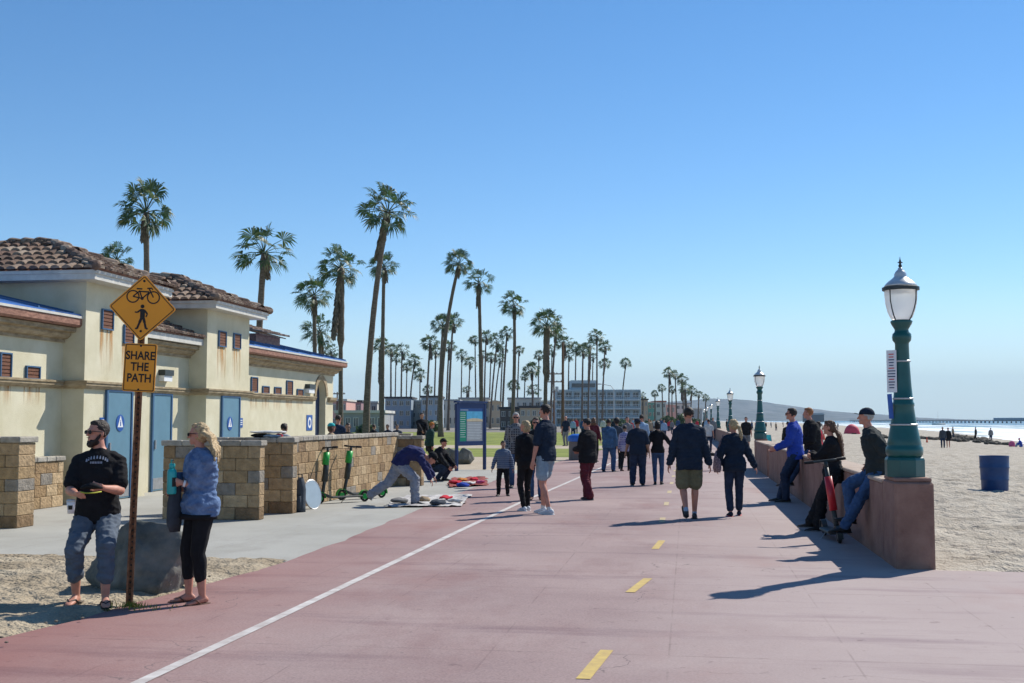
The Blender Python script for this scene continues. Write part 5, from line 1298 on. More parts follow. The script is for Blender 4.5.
t = held('drink_cup', 'white cup with dark emblem hanging from the bearded man\'s hand', 'cup', man, (W1.x + .03, W1.y + .06, W1.z - .16))
bm = bmesh.new(); lathe(bm, [(.026, 0), (.034, .07), (.037, .1)], 16); link('cup', bm, M_signwhite, t, smooth=True); bm = bmesh.new(); lathe(bm, [(.04, .1), (.04, .108), (.03, .118)], 16); link('lid', bm, c_white, t, smooth=True)
bm = bmesh.new()
for i in range(5):
    a0 = R(60 + 12 * i); a1 = R(72 + 12 * i); bm.faces.new([bm.verts.new((r * math.cos(a), r * math.sin(a), z)) for a, r, z in ((a0, .0335, .035), (a1, .0335, .035), (a1, .0365, .07), (a0, .0365, .07))])
link('emblem', bm, M_signblack, t)

gw = G(197, 603, 0)
wom, J = person('blond woman in a denim jacket and black leggings turning her head away', gw, -138, H=1.53, fem=True, hyaw=38, hpitch=0, lean=2, pel=(0, -.02, .965), twist=6, feet=((-.12, .0, .085, -4), (.11, .04, .085, 22)),
    hands=((.02, .17, 1.2), (.2, .14, 1.12)), epole=((-.35, -1, -.8), (.4, -1, -.8)), palms=((.9, 0, .1), (-.9, 0, .1)), skin=SKR,
    top=dict(kind='long', m=c_denim, g=.026, low=-.09, sl=.62, w=.012, name='denim_jacket'), bottom=dict(kind='capri', m=c_black, g=.006, len=.58, w=.002, cuff=.045, name='leggings'),
    shoes=dict(kind='sandal', m=mat('brown_sandal', (.12, .06, .04), .7)), hair=dict(m=h_blond, kind='blown', blow=(-.07, -.05, -.03), w=.007), glasses=M_black, fat=1.2, voxel=.0085)
W0, W1 = J['W']
bm = bmesh.new(); s_ = J['s']; tube(bm, [(0, 0, .84 * s_), (0, 0, .89 * s_)], [.222 * s_, .222 * s_], 20, fx=(Vector((1, 0, 0)), Vector((0, 1, 0))), rad2=[.178 * s_, .178 * s_]); link('shirt_hem', bm, c_black, wom, smooth=True)
bm = bmesh.new(); d_ = (J['W'][0] - J['E'][0]).normalized(); tube(bm, [W0 - d_ * .03, W0 - d_ * .01], [.031, .031], 14); link('wristwatch', bm, M_signwhite, wom, smooth=True)
t = held('water_bottle', 'teal water bottle with white and black lettering-like print, held by the blond woman', 'bottle', wom, (W0.x + .05, W0.y + .075, W0.z - .085))
m_bt = mat('teal_bottle', (.02, .38, .38), .35, .05, 5, spec=.5)
bm = bmesh.new(); lathe(bm, [(.036, -.01), (.041, 0), (.041, .18), (.036, .2), (.022, .215)], 20); link('body', bm, m_bt, t, smooth=True)
bm = bmesh.new(); lathe(bm, [(.026, .215), (.026, .25), (.02, .256)], 16); tube(bm, [(-.02, 0, .25), (-.018, 0, .285), (.018, 0, .285), (.02, 0, .25)], [.006] * 4, 6); link('cap', bm, m_bt, t, smooth=True)
def bquad(bm, a0, a1, z0, z1, r=.0418, mi=0):
    f = bm.faces.new([bm.verts.new((r * math.cos(R(a)), r * math.sin(R(a)), z)) for a, z in ((a0, z0), (a1, z0), (a1, z1), (a0, z1))]); f.material_index = mi
bm = bmesh.new()
for a in range(160, 330, 10): bquad(bm, a, a + 10, .055, .135)
link('label_band', bm, M_signblack, t)
bm = bmesh.new()
for a, z0, z1 in ((205, .10, .125), (219, .10, .125), (235, .10, .125), (249, .10, .125), (263, .10, .125), (215, .065, .088), (228, .065, .088), (241, .065, .088), (254, .065, .088)):
    bquad(bm, a, a + 4, z0, z1, .0424); bquad(bm, a + 4, a + 9, z1 - .007, z1, .0424); bquad(bm, a + 4, a + 9, z0, z0 + .007, .0424)
link('print', bm, M_signwhite, t)
t = held('tote_bag', 'dark grey bag with blue flap carried at the blond woman\'s front', 'bag', wom, (W1.x - .05, W1.y + .04, W1.z - .36), (0, 0, .2))
bm = bmesh.new(); tube(bm, [(0, 0, 0), (0, .01, .08), (0, .01, .25), (0, 0, .36), (0, -.01, .42)], [.05, .07, .065, .055, .04], 14, fx=(Vector((0, 1, 0)), Vector((1, 0, 0))), rad2=[.02, .035, .035, .025, .015], ex=3); link('body', bm, c_char, t, smooth=True)
bm = bmesh.new(); tube(bm, [(0, 0, .40), (0, .0, .47), (0, -.02, .52)], [.06, .07, .05], 14, fx=(Vector((0, 1, 0)), Vector((1, 0, 0))), rad2=[.03, .035, .025], ex=3); link('flap', bm, c_steel, t, smooth=True)

# ------------------------------------------------------------------ passers-by
shK = dict(m=M_black, sole=mat('grey_sole', (.2, .2, .2), .8)); shW = dict(m=mat('white_sneaker', (.6, .6, .6), .7), sole=M_signwhite, sock=None)
def pp(label, px, row, head, **k):
    z = k.pop('z', 0); return person(label, G(px, row, z), head, **k)
# walking couple
man2, J = pp('tall man in navy hooded jacket and olive shorts walking away', 690, 519.5, -4, H=1.77, feet=((-.07, -.14, .16, -3), (.08, .12, .085, 5)), lift=(-38, 0), hands=((-.33, .02, .83), (.33, .05, .83)), lean=3, hyaw=-25,
    skin=SKR, top=dict(kind='hoodie', m=c_navy, g=.028, low=-.16, w=.014), bottom=dict(kind='shorts', m=c_khaki, g=.026, len=.9, w=.009), shoes=dict(m=mat('dark_grey_sneaker', (.05, .055, .06), .8), sole=M_black, sock=c_sky), hair=dict(m=h_dark, kind='short'), fat=1.1, voxel=.011)
w2, J = pp('woman with blond ponytail in navy puffer jacket walking beside the tall man', 735, 516.5, -6, H=1.58, fem=True, feet=((-.09, -.06, .085, -6), (.1, .16, .085, 8)), hands=((-.3, .02, .92), (.38, .05, .92)), lean=2, hyaw=-35,
    skin=SKR, top=dict(kind='jacket', m=c_navy, g=.034, low=-.12, w=.012, ws=7, name='puffer_jacket'), bottom=dict(kind='pants', m=c_jeand, g=.012, len=.84, w=.004, cuff=.05, name='cropped_jeans'), shoes=dict(m=c_navy, sole=M_red), hair=dict(m=h_blond, kind='pony', blow=(.07, -.03, 0), L=.2), fat=1.12, voxel=.011)
W0 = J['W'][0]; t = held('shoulder_bag', 'patterned reddish-grey shoulder bag on the ponytailed woman\'s side', 'bag', w2, (W0.x - .015, W0.y - .02, W0.z - .08))
m_bag = mat('patterned_bag_cloth', (.10, .08, .11), .9, .4, 40, col2=(.38, .28, .3))
bm = bmesh.new(); tube(bm, [(0, 0, -.02), (0, 0, .05), (0, 0, .2), (0, 0, .34)], [.09, .12, .11, .05], 12, fx=(Vector((0, 1, 0)), Vector((1, 0, 0))), rad2=[.05, .07, .055, .02], ex=3); link('body', bm, m_bag, t, smooth=True)
bm = bmesh.new(); tube(bm, [(0, -.05, .32), (.06, -.06, .5), (.1, -.04, .6), (.07, .05, .5), (0, .05, .32)], [.009] * 5, 6); link('strap', bm, m_bag, t, smooth=True)
# hand in hand couple
pp('man in navy polo walking away hand in hand with the woman in a black top', 638, 486, -2, H=1.60, feet=((-.14, .03, .085, -8), (.12, .05, .085, 6)), hands=((-.33, .08, .86), (.3, .02, .88)), hyaw=-20, skin=SKD,
   top=dict(kind='tee', m=c_navy, g=.03, low=-.12, sl=.8, name='polo_shirt'), bottom=dict(m=c_jeand, g=.03, w=.01), shoes=shK, hair=dict(m=h_black), cap=dict(m=c_navy), fat=1.2)
pp('dark-haired woman in black top and blue jeans walking away', 658, 485, 2, H=1.55, fem=True, feet=((-.08, .04, .085, -4), (.09, .12, .085, 6)), hands=((-.3, .02, .92), (.46, .06, .98)), skin=SKD,
   top=dict(kind='long', m=c_black, g=.02, low=-.06, w=.008), bottom=dict(m=c_jean, g=.008, w=.003, cuff=.036, name='jeans'), shoes=shK, hair=dict(m=h_black, kind='bob'), fat=1.05)
# group centre-left
pp('young man in navy polo and pale shorts standing in profile', 546, 514, -58, H=1.83, feet=((-.09, -.14, .085, -4), (.1, .14, .085, 8)), hands=((-.27, .05, .86), (.25, .12, .84)), hyaw=-6, skin=SKR,
   top=dict(kind='tee', m=c_navy, g=.02, low=-.09, sl=.85, name='polo_shirt'), bottom=dict(kind='shorts', m=c_shortb, g=.018, len=.72), shoes=dict(m=mat('pale_blue_sneaker', (.58, .62, .66), .7), sole=M_signwhite, sock=c_white), hair=dict(m=h_dark), voxel=.011, eyes=True)
pp('blond woman in black jacket and black trousers beside the man in pale shorts', 526, 511, -35, H=1.56, fem=True, feet=((-.07, -.04, .085, -4), (.08, .08, .085, 8)), hands=((-.1, .2, 1.0), (.26, .12, .93)), hyaw=-45, skin=SKR,
   top=dict(kind='jacket', m=c_black, g=.024, low=-.06), bottom=dict(m=c_black, g=.008, cuff=.04), shoes=dict(m=mat('pale_blue_sneaker', (1, 1, 1)), sole=M_signwhite), hair=dict(m=h_blond, kind='bob'), voxel=.011)
pp('man in sunglasses and dark jacket standing behind the young man in shorts', 536, 500, 175, H=1.62, hands=((-.2, .2, 1.0), (.2, .2, 1.0)), skin=SKR, top=dict(kind='long', m=c_black, g=.02), bottom=dict(m=c_jean, g=.018), shoes=dict(m=mat('brown_shoe', (.1, .04, .03), .7)), hair=dict(m=h_dark), glasses=M_black)
pp('grey-haired older man in a black and white plaid shirt facing the camera', 516, 488, 172, H=1.74, skin=SKR, hands=((-.2, .14, .95), (.2, .14, .92)), top=dict(kind='long', m=c_plaid, g=.028, low=-.14, name='plaid_shirt'), bottom=dict(m=c_jean, g=.018, name='jeans'), shoes=shK, hair=dict(m=h_grey), glasses=M_black, fat=1.08)
boy, J = pp('small boy in a striped sweater and dark trousers facing the camera', 503, 496, 172, H=1.14, hyaw=-18, feet=((-.15, 0, .085, -15), (.15, 0, .085, 15)), hands=((-.32, .02, .9), (.34, .05, .9)), skin=SKD,
   top=dict(kind='long', m=c_stripe, g=.036, low=-.06, name='striped_sweater'), bottom=dict(m=c_black, g=.02, w=.008), shoes=shK, hair=dict(m=h_black), fat=1.08, eyes=True, voxel=.014)
pp('man in black jacket and maroon trousers holding his hands at his chest', 588, 500, -55, H=1.60, feet=((-.08, -.12, .085, -6), (.12, .12, .085, 10)), hands=((-.08, .3, 1.1), (.1, .28, 1.06)), hyaw=-20, hpitch=12, skin=SKR,
   top=dict(kind='jacket', m=c_black, g=.034, low=-.14), bottom=dict(m=c_maroon, g=.028, w=.011, cuff=.06), shoes=shK, hair=dict(m=h_black), fat=1.15, voxel=.011, eyes=True)
pp('man in a dusty blue denim shirt and jeans walking away', 609, 472, 15, H=1.60, feet=((-.2, .0, .085, -6), (.14, .04, .085, 8)), hands=((-.14, .28, 1.0), (.24, .1, .9)), skin=SKD, top=dict(kind='long', m=c_steel, g=.03, low=-.14), bottom=dict(m=c_jean, g=.024), shoes=shK, hair=dict(m=h_black), fat=1.2)
pp('woman with full black curly hair in a dark top among the crowd', 617, 469, 0, H=1.62, fem=True, skin=SKD, top=dict(kind='long', m=c_char, g=.02), bottom=dict(m=c_black), shoes=shK, hair=dict(m=h_black, kind='curly'))
pp('short person in purple and white plaid shirt walking between two groups', 625, 471, 20, H=1.40, feet=((-.1, -.12, .085, 0), (.1, .14, .085, 0)), skin=SKD, top=dict(kind='long', m=c_purple, g=.03, low=-.18, name='plaid_shirt'), bottom=dict(m=c_black, g=.008), shoes=dict(m=mat('brown_shoe', (1, 1, 1))), hair=dict(m=h_black))
pp('man in a grey shirt facing the camera behind the plaid-shirted person', 627.5, 458, 170, H=1.7, skin=SKR, top=dict(kind='tee', m=c_grey, g=.02), bottom=dict(m=c_jeand), shoes=shK, hair=dict(m=h_dark))
pp('man in pale blue shirt beyond the man in the navy polo', 642, 466, -10, H=1.75, skin=SKR, top=dict(kind='long', m=c_sky, g=.02), bottom=dict(m=c_jeand), shoes=shK, hair=dict(m=h_dark))
pp('pedestrian in a maroon top right behind the man in maroon trousers', 594, 462, 10, H=1.66, fem=True, skin=SKR, top=dict(kind='long', m=c_maroon, g=.02), bottom=dict(m=c_black), shoes=shK, hair=dict(m=h_brown, kind='long', L=.12))
pp('bald man in navy t-shirt and grey trousers standing on the grass by the blue-lidded bin', 566, 446, 200, H=1.8, skin=SKR, top=dict(kind='tee', m=c_navy, g=.02), bottom=dict(m=c_grey, g=.02), shoes=shK, voxel=.016)
pp('person in a white top right behind the tall walking man', 709, 452, 0, H=1.6, skin=SKR, top=dict(kind='tee', m=c_white, g=.02), bottom=dict(m=c_jeand), shoes=shK, hair=dict(m=h_dark), voxel=.016)
pp('man in black t-shirt walking towards the camera beyond the wall opening', 746.5, 452, 185, H=1.72, skin=SKR, top=dict(kind='tee', m=c_black, g=.03, sl=.8), bottom=dict(kind='shorts', m=c_grey, g=.02), shoes=shK, hair=dict(m=h_dark), voxel=.016, fat=1.15)

# bending man, tidying the ground cloth
ben, J = pp('man in navy sweatshirt and grey sweatpants bending over the white ground cloth', 403, 505, 78, H=1.66, pel=(0, -.06, .83), lean=104, hyaw=12, hpitch=48, feet=((-.1, -.66, .20, -6), (.1, .24, .085, 6)), lift=(-62, 0),
    hands=((-.12, .74, .36), (.16, .70, .22)), epole=((-.6, -.2, 1), (.6, .2, 1)), kpole=((0, 1, .1), (0, 1, .3)), palms=((0, -1, .2), (0, -1, .2)), skin=SKR, top=dict(kind='long', m=mat('deep_navy_sweat', (.018, .022, .09), .9, .2, 9, .1), g=.038, low=-.08, w=.013, ws=7, name='sweatshirt'),
    bottom=dict(m=c_pgrey, g=.034, w=.013, cuff=.05, name='sweatpants'), shoes=dict(m=mat('dark_grey_sneaker', (.1, .1, .1)), sole=M_signwhite), hair=dict(m=h_dark), cap=dict(m=c_black), fat=1.12, voxel=.011)
pp('person in black cap and dark clothes crouching behind the bending man', 440, 481, 110, H=1.65, pel=(0, -.12, .38), lean=28, feet=((-.14, .05, .085, -8), (.14, .0, .085, 8)), hands=((-.1, .42, .42), (.16, .4, .36)), skin=SKR, top=dict(kind='hoodie', m=c_black, g=.034), bottom=dict(m=c_jeand, g=.026), shoes=shK, hair=dict(m=h_dark), cap=dict(m=c_black), fat=1.1)
pp('person in dark green jacket and orange knit hat behind the bending man', 429, 468, 60, H=1.5, pel=(0, 0, .95), lean=12, skin=SKR, top=dict(kind='jacket', m=c_dgreen, g=.034), bottom=dict(m=c_black, g=.02), shoes=shK, hair=dict(m=h_ginger), cap=dict(m=c_orange, brim=0), fat=1.1)
pp('person in black sitting high on the far planter left of the kiosk', 423, 462, 150, H=1.7, z=.0, pel=(0, -.2, 1.1), feet=((-.12, .15, .5, 0), (.12, .15, .5, 0)), hands=((-.12, .25, 1.2), (.12, .25, 1.2)), skin=SKD, top=dict(kind='hoodie', m=c_black, g=.03), bottom=dict(m=c_black, g=.02), shoes=shK, hair=dict(m=h_black), voxel=.016)
block_wall('planter', 'tan block planter behind the crouching person, beneath the seated figure', -8.9, -8.0, 33.6, 34.8, .95, cat='planter')
# behind the patio wall
def behind(label, px, X, **k):
    y = onX(px, 430, X).y; return person(label, Vector((X, y, 0)), **k)
behind('dark-haired person in black behind the long block wall, facing the camera', 348, -8.0, head=165, H=1.5, skin=SKD, top=dict(kind='hoodie', m=c_black, g=.03), bottom=dict(m=c_black), shoes=shK, hair=dict(m=h_black))
behind('person in teal knit cap and tan shawl behind the block wall', 331, -7.9, head=60, H=1.5, fem=True, skin=SKR, top=dict(kind='jacket', m=c_tan, g=.04), bottom=dict(m=c_black), shoes=shK, hair=dict(m=h_brown, kind='bob'), cap=dict(m=c_teal, brim=0))
behind('man in blue jacket right of the person in the teal knit cap', 338, -9.2, head=20, H=1.7, skin=SKR, top=dict(kind='jacket', m=c_jeand, g=.03), bottom=dict(m=c_black), shoes=shK, hair=dict(m=h_dark))
behind('person in pale grey sweater behind the heap of gear', 284, -8.3, head=20, H=1.5, skin=SKD, top=dict(kind='long', m=mat('pale_grey_knit', (.35, .37, .4), .9, .15, 9, .1), g=.03), bottom=dict(m=c_black), shoes=shK, hair=dict(m=h_dark, kind='short'), fat=1.1)
for i, (px, hd_, tp_) in enumerate(((376, 30, c_black), (386, 200, c_navy), (397, 170, c_char))):
    a = gpos(px, 52); person(('seated person in black far behind the pale low wall', 'seated person in navy far behind the pale low wall', 'seated person in charcoal far behind the pale low wall')[i], a, hd_, H=1.7, pel=(0, -.2, .62), lean=8, feet=((-.12, .25, .085, 0), (.12, .25, .085, 0)), hands=((-.12, .2, .8), (.12, .2, .8)), skin=SKD, top=dict(kind='long', m=tp_, g=.03), bottom=dict(m=c_jeand), shoes=shK, hair=dict(m=h_dark), voxel=.02)
# on and by the sea wall
hood, J = person('man in royal blue hoodie and dark jeans leaning on the sea wall', Vector((1.86, 23.3, 0)), -84, H=1.83, pel=(0, -.2, .92), lean=6, feet=((-.13, -.02, .085, -12), (.13, .1, .085, 8)), hands=((-.1, .14, 1.02), (.14, .16, 1.0)), hyaw=10, hpitch=-4, skin=SKR,
   top=dict(kind='hoodie', m=c_royal, g=.034, low=-.12, w=.012), bottom=dict(m=c_jeand, g=.026, w=.01, name='jeans'), shoes=shK, hair=dict(m=h_dark), glasses=M_black, voxel=.011)
person('man in black jacket and jeans sitting on the sea wall behind the blue hoodie', Vector((2.42, 24.1, 0)), -100, H=1.72, pel=(0, -.08, 1.05), lean=10, feet=((-.12, .46, .38, 0), (.14, .5, .3, 0)), hands=((-.12, .24, 1.2), (.12, .24, 1.2)), hyaw=20, skin=SKR,
   top=dict(kind='jacket', m=c_black, g=.04, w=.012), bottom=dict(m=c_jean, g=.022, name='jeans'), shoes=shK, hair=dict(m=h_ginger), fat=1.1)
wb_, J = person('long-haired woman in black coat with folded arms leaning on the sea wall', Vector((1.95, 17.35, 0)), -82, H=1.58, fem=True, pel=(0, -.13, .93), lean=4, feet=((-.06, .12, .085, -14), (.07, .26, .085, 12)), hands=((.1, .2, 1.22), (-.12, .2, 1.2)), epole=((-1, -.1, -.8), (1, -.1, -.8)), palms=((0, -1, 0), (0, -1, 0)), kpole=((-.2, 1, .3), (.2, 1, .3)), hyaw=4, skin=SKR,
   top=dict(kind='jacket', m=c_black, g=.04, low=-.16, w=.012, name='coat'), bottom=dict(m=c_black, g=.03, w=.012, cuff=.06), shoes=shK, hair=dict(m=h_brown, kind='long', L=.36, blow=(.02, -.13, .02), w=.012), voxel=.011)
capm, J = person('man in navy cap and blue jeans sitting at the near end of the sea wall', Vector((2.33, 15.0, 0)), -86, H=1.62, pel=(0, .0, 1.06), lean=16, feet=((-.12, .50, .24, -8), (.13, .36, .42, 6)), lift=(0, -8), hands=((-.1, .06, 1.15), (.14, .1, 1.12)), epole=((-.6, -1, -.3), (.6, -1, -.3)), hyaw=0, hpitch=-4, skin=SKR,
   top=dict(kind='jacket', m=c_char if 0 else mat('black_green_jacket', (.02, .028, .03), .9, .2, 8, .1), g=.036, low=-.06, w=.013), bottom=dict(m=c_jean, g=.024, w=.01, name='jeans'), shoes=dict(m=M_black, sole=M_black, sock=c_white), hair=dict(m=h_grey), cap=dict(m=c_navy), voxel=.011, fat=1.05)
person('woman in red jacket beyond the sea wall, facing left', Vector((4.1, 38.0, -.1)), -85, H=1.62, fem=True, skin=SKR, top=dict(kind='jacket', m=c_red, g=.03), bottom=dict(m=c_jean), shoes=shK, hair=dict(m=h_dark, kind='bob'), voxel=.014)
for lb, px, X, hd_, tp_, hr in (('person in black beyond the wall, left of the pair near the long-haired woman', 812, 4.2, 20, c_black, h_dark), ('person in dark jacket beyond the wall, right of the pair by the long-haired woman', 819, 4.6, -60, c_char, h_dark), ('bareheaded man in black just right of the red jacket', 788, 4.5, 0, c_black, h_dark)):
    y = onX(px, 430, X).y; person(lb, Vector((X, y, -.1)), hd_, H=1.6, skin=SKR, top=dict(kind='jacket', m=tp_, g=.03), bottom=dict(m=c_black, g=.02), shoes=shK, hair=dict(m=hr), voxel=.014)
# blue folded bags on chairs beyond the wall
def folding_chair(label, loc, m, rz=0):
    t = thing('beach_chair', label, 'beach chair', loc, rz, 'folding chairs on the sand by the wall'); bm = bmesh.new()
    for x in (-.27, .27):
        tube(bm, [(x, -.28, 0), (x, .25, .55)], [.012, .012], 6); tube(bm, [(x, .28, 0), (x, -.28, .58)], [.012, .012], 6); tube(bm, [(x, .2, .42), (x, .3, 1.05)], [.012, .012], 6); tube(bm, [(x, -.28, .62), (x, .25, .64)], [.02, .02], 6)
    link('frame', bm, M_metal, t); link('seat', B(-.26, .26, -.22, .22, .42, .44), m, t); bm = bmesh.new(); prism(bm, [(-.26, .21, .46), (.26, .21, .46), (.26, .31, 1.06), (-.26, .31, 1.06)], (0, .015, 0)); link('backrest', bm, m, t)
y = onX(772, 430, 3.6).y; folding_chair('teal folding chair beyond the sea wall near the second lamp', (3.6, y, -.1), c_teal, .8)
y = onX(826, 430, 3.4).y; folding_chair('light blue folding chair beyond the wall left of the long-haired woman', (3.4, y, -.12), c_sky, -.6)
# red scooter
def scooter(label, loc, head, stem_m, trim, lean=0, group=None):
    t = thing('kick_scooter', label, 'scooter', loc, 0, group); t.rotation_euler = (0, R(lean), -R(head))
    bm = bmesh.new(); tube(bm, [(0, -.42, .1), (0, -.4, .115), (0, .28, .115), (0, .42, .17)], [.07, .085, .085, .04], 10, fx=(Vector((1, 0, 0)), Vector((0, 0, 1))), rad2=[.015, .02, .022, .03], ex=4); link('deck', bm, M_bronze, t)
    bm = bmesh.new(); tube(bm, [(0, .47, .16), (0, .40, .5)], [.035, .032], 12); tube(bm, [(0, .40, .5), (0, .335, .98)], [.03, .028], 12); link('stem', bm, stem_m[1], t, smooth=True)
    bm = bmesh.new(); tube(bm, [(0, .415, .42), (0, .355, .86)], [.052, .05], 12, ex=3); link('battery_case', bm, stem_m[0], t, smooth=True)
    bm = bmesh.new(); tube(bm, [(0, .335, .98), (0, .325, 1.06)], [.026, .024], 10); tube(bm, [(-.24, .29, 1.07), (-.1, .325, 1.07), (.1, .325, 1.07), (.24, .29, 1.07)], [.016] * 4, 8); tube(bm, [(-.18, .31, 1.06), (-.2, .37, 1.03)], [.006] * 2, 6); hb = link('handlebar', bm, M_bronze, t, smooth=True)
    for q in (-1, 1): bm = bmesh.new(); tube(bm, [(q * .15, .312, 1.07), (q * .27, .282, 1.07)], [.022, .02], 8); link('grip', bm, M_black, hb)
    for y in (.53, -.5):
        bm = bmesh.new(); n_ = 18
        for i in range(n_):
            a, b = 2 * math.pi * i / n_, 2 * math.pi * (i + 1) / n_
            tube(bm, [(0, y + .085 * math.cos(a), .105 + .085 * math.sin(a)), (0, y + .085 * math.cos(b), .105 + .085 * math.sin(b))], [.021, .021], 8)
        wh = link('wheel', bm, M_black, t); bm = bmesh.new(); tube(bm, [(-.022, y, .105), (.022, y, .105)], [.055, .055], 16); link('hub', bm, trim, wh)
        bm = bmesh.new()
        for k in range(-1, 9):
            a = R(20 * k + (10 if y < 0 else 0)); b = a + R(20); prism(bm, [(-.035, y + .118 * math.cos(a), .105 + .118 * math.sin(a)), (-.035, y + .118 * math.cos(b), .105 + .118 * math.sin(b)), (-.035, y + .126 * math.cos(b), .105 + .126 * math.sin(b)), (-.035, y + .126 * math.cos(a), .105 + .126 * math.sin(a))], (.07, 0, 0))
        link('mudguard', bm, trim, t)
    bm = bmesh.new(); tube(bm, [(.05, -.1, .1), (.14, -.05, .01)], [.008] * 2, 6); link('kickstand', bm, M_metal, t)
    return t
scooter('red and black scooter parked against the sea wall by the woman in black', Vector((1.9, 16.2, 0)), 176, (M_red, M_bronze), M_bronze, 7)
sg = 'green and black scooters by the block wall'
scooter('green and black scooter nearest the long block wall, partly behind the other', Vector((-6.62, 21.9, 0)), 220, (M_bronze, M_bronze), M_lime, 3, sg)
scooter('green and black scooter standing in front, with its handlebar higher', Vector((-6.55, 23.0, 0)), 216, (M_bronze, M_bronze), M_lime, -2, sg)
for t_, off in zip([o for o in C.objects if o.name.startswith('kick_scooter') and o.get('group') == sg], (0, 0)):
    bm = bmesh.new(); tube(bm, [(0, .39, .74), (0, .355, .98)], [.06, .058], 12, ex=3); link('control_box', bm, M_lime, t_, smooth=True)
# round board and backpack
t = thing('skimboard', 'round pale blue board propped against a blue bag beside the scooters', 'round board', G(314, 509, 0)); t.rotation_euler = (R(-12), R(4), R(66)); t.scale = (.85, .85, .85)
bm = bmesh.new(); n_ = 28; prism(bm, [(.26 * math.cos(2 * math.pi * i / n_), -.012, .31 + .31 * math.sin(2 * math.pi * i / n_)) for i in range(n_)], (0, .022, 0)); link('disc', bm, mat('pale_blue_board', (.38, .48, .55), .5, .08, 5), t)
bm = bmesh.new()
for i in range(n_):
    a, b = 2 * math.pi * i / n_, 2 * math.pi * (i + 1) / n_; tube(bm, [(.26 * math.cos(a), 0, .31 + .31 * math.sin(a)), (.26 * math.cos(b), 0, .31 + .31 * math.sin(b))], [.016, .016], 6)
link('rim', bm, M_metal, t)
def bag(name, label, loc, m, r=(.18, .12, .28), rz=0, cat='bag'):
    t = thing(name, label, cat, loc, rz); bm = bmesh.new(); tube(bm, [(0, 0, 0), (0, 0, r[2] * .3), (0, 0, r[2] * 1.3), (0, .01, r[2] * 1.75), (0, .02, r[2] * 2)], [r[0] * .9, r[0], r[0] * .95, r[0] * .75, r[0] * .4], 16, fx=(Vector((1, 0, 0)), Vector((0, 1, 0))), rad2=[r[1] * .8, r[1], r[1] * .95, r[1] * .7, r[1] * .35], ex=3)
    for v in bm.verts: v.co += Vector((noise.noise(v.co * 7), noise.noise(v.co * 7 + Vector((5, 0, 0))), 0)) * .02
    link('body', bm, m, t, smooth=True); bm = bmesh.new(); tube(bm, [(-.04, 0, r[2] * 1.95), (-.03, 0, r[2] * 2.2), (.03, 0, r[2] * 2.2), (.04, 0, r[2] * 1.95)], [.008] * 4, 6); link('handle', bm, m, t)
    bm = bmesh.new(); tube(bm, [(0, -r[1] * .95, r[2] * .25), (0, -r[1] * .95, r[2] * .95)], [r[0] * .6, r[0] * .55], 12, fx=(Vector((1, 0, 0)), Vector((0, 1, 0))), rad2=[.04, .035], ex=3); link('pocket', bm, m, t, smooth=True)
    return t
bag('backpack', 'tall charcoal backpack at the end of the second block screen', G(300, 512), c_char, (.09, .1, .30))
bag('backpack', 'dark blue bag behind the round pale board', G(308, 504), c_navy, (.16, .12, .22))
bag('duffel_bag', 'small black bag lying on the path between the walking couple', G(712, 456), c_black, (.22, .12, .07))
bag('shopping_bag', 'pale plastic bag standing inside the gap between the two block screens', G(267, 500), c_white, (.1, .09, .16))
# gear heaped on the screen wall
gz = 1.3
for i, (nm, lb, px, m, rr_) in enumerate((('folded_wetsuit', 'black folded wetsuit on the block screen wall', 262, c_black, (.22, .1, .035)), ('folded_towel', 'grey folded towel on the block screen wall', 272, c_sky, (.18, .1, .03)), ('folded_towel', 'small red folded towel on the block screen wall', 277, c_red, (.1, .09, .03)), ('surfboard_bag', 'white board bag lying along the block screen wall', 268, c_white, (.34, .12, .025)))):
    q = onY(px, 436, 19.31); bm = bmesh.new(); z = gz + (.03 if nm != 'surfboard_bag' else .09) ; ellipsoid(bm, (0, 0, 0), (rr_[0], rr_[1], rr_[2]))
    for v in bm.verts: v.co.z += .02 * noise.noise(v.co * 9 + Vector((i, 0, 0)))
    o = link(nm, bm, m, smooth=True, loc=(q.x, 19.31 + (.0 if i % 2 else .03), z)); tag(o, lb, nm.replace('_', ' '))
# ground cloths with goods
def cloth(name, label, pts, m, seed, h=.05):
    bm = bmesh.new(); n_ = 26; c = sum((Vector((p[0], p[1])) for p in pts), Vector((0, 0))) / 4; rows = []
    for i in range(n_ + 1):
        row = []
        for j in range(n_ + 1):
            u, v = i / n_, j / n_; p = Vector(pts[0]) * (1 - u) * (1 - v) + Vector(pts[1]) * u * (1 - v) + Vector(pts[2]) * u * v + Vector(pts[3]) * (1 - u) * v
            q = p + Vector((noise.noise(Vector((p.x * 3, p.y * 3, seed))), noise.noise(Vector((p.x * 3, p.y * 3, seed + 9))))) * .12
            z = .012 + h * max(0, noise.noise(Vector((p.x * 4.5, p.y * 4.5, seed + 3))) + .25) * 1.6 + .4 * h * abs(noise.noise(Vector((p.x * 13, p.y * 13, seed)))); row.append(bm.verts.new((q.x - c.x, q.y - c.y, z)))
        rows.append(row)
    for a, b in zip(rows, rows[1:]):
        for j in range(n_): bm.faces.new((a[j], b[j], b[j + 1], a[j + 1]))
    return link(name, bm, m, loc=(c.x, c.y, 0), smooth=True)
a, b, c_, d = [G(x, y).to_2d() for x, y in ((385, 508), (462, 507), (470, 496), (405, 497))]
tag(cloth('ground_cloth', '', (a, b, c_, d), mat('printed_off_white_cloth', (.30, .29, .29), .95, .2, 5, .3, 30, col2=(.62, .6, .57)), 2, .035), 'crumpled white cloth spread on the pavement under the bending man\'s hand', 'cloth')
a, b, c_, d = [G(x, y).to_2d() for x, y in ((448, 488), (487, 486), (486, 479), (452, 479))]
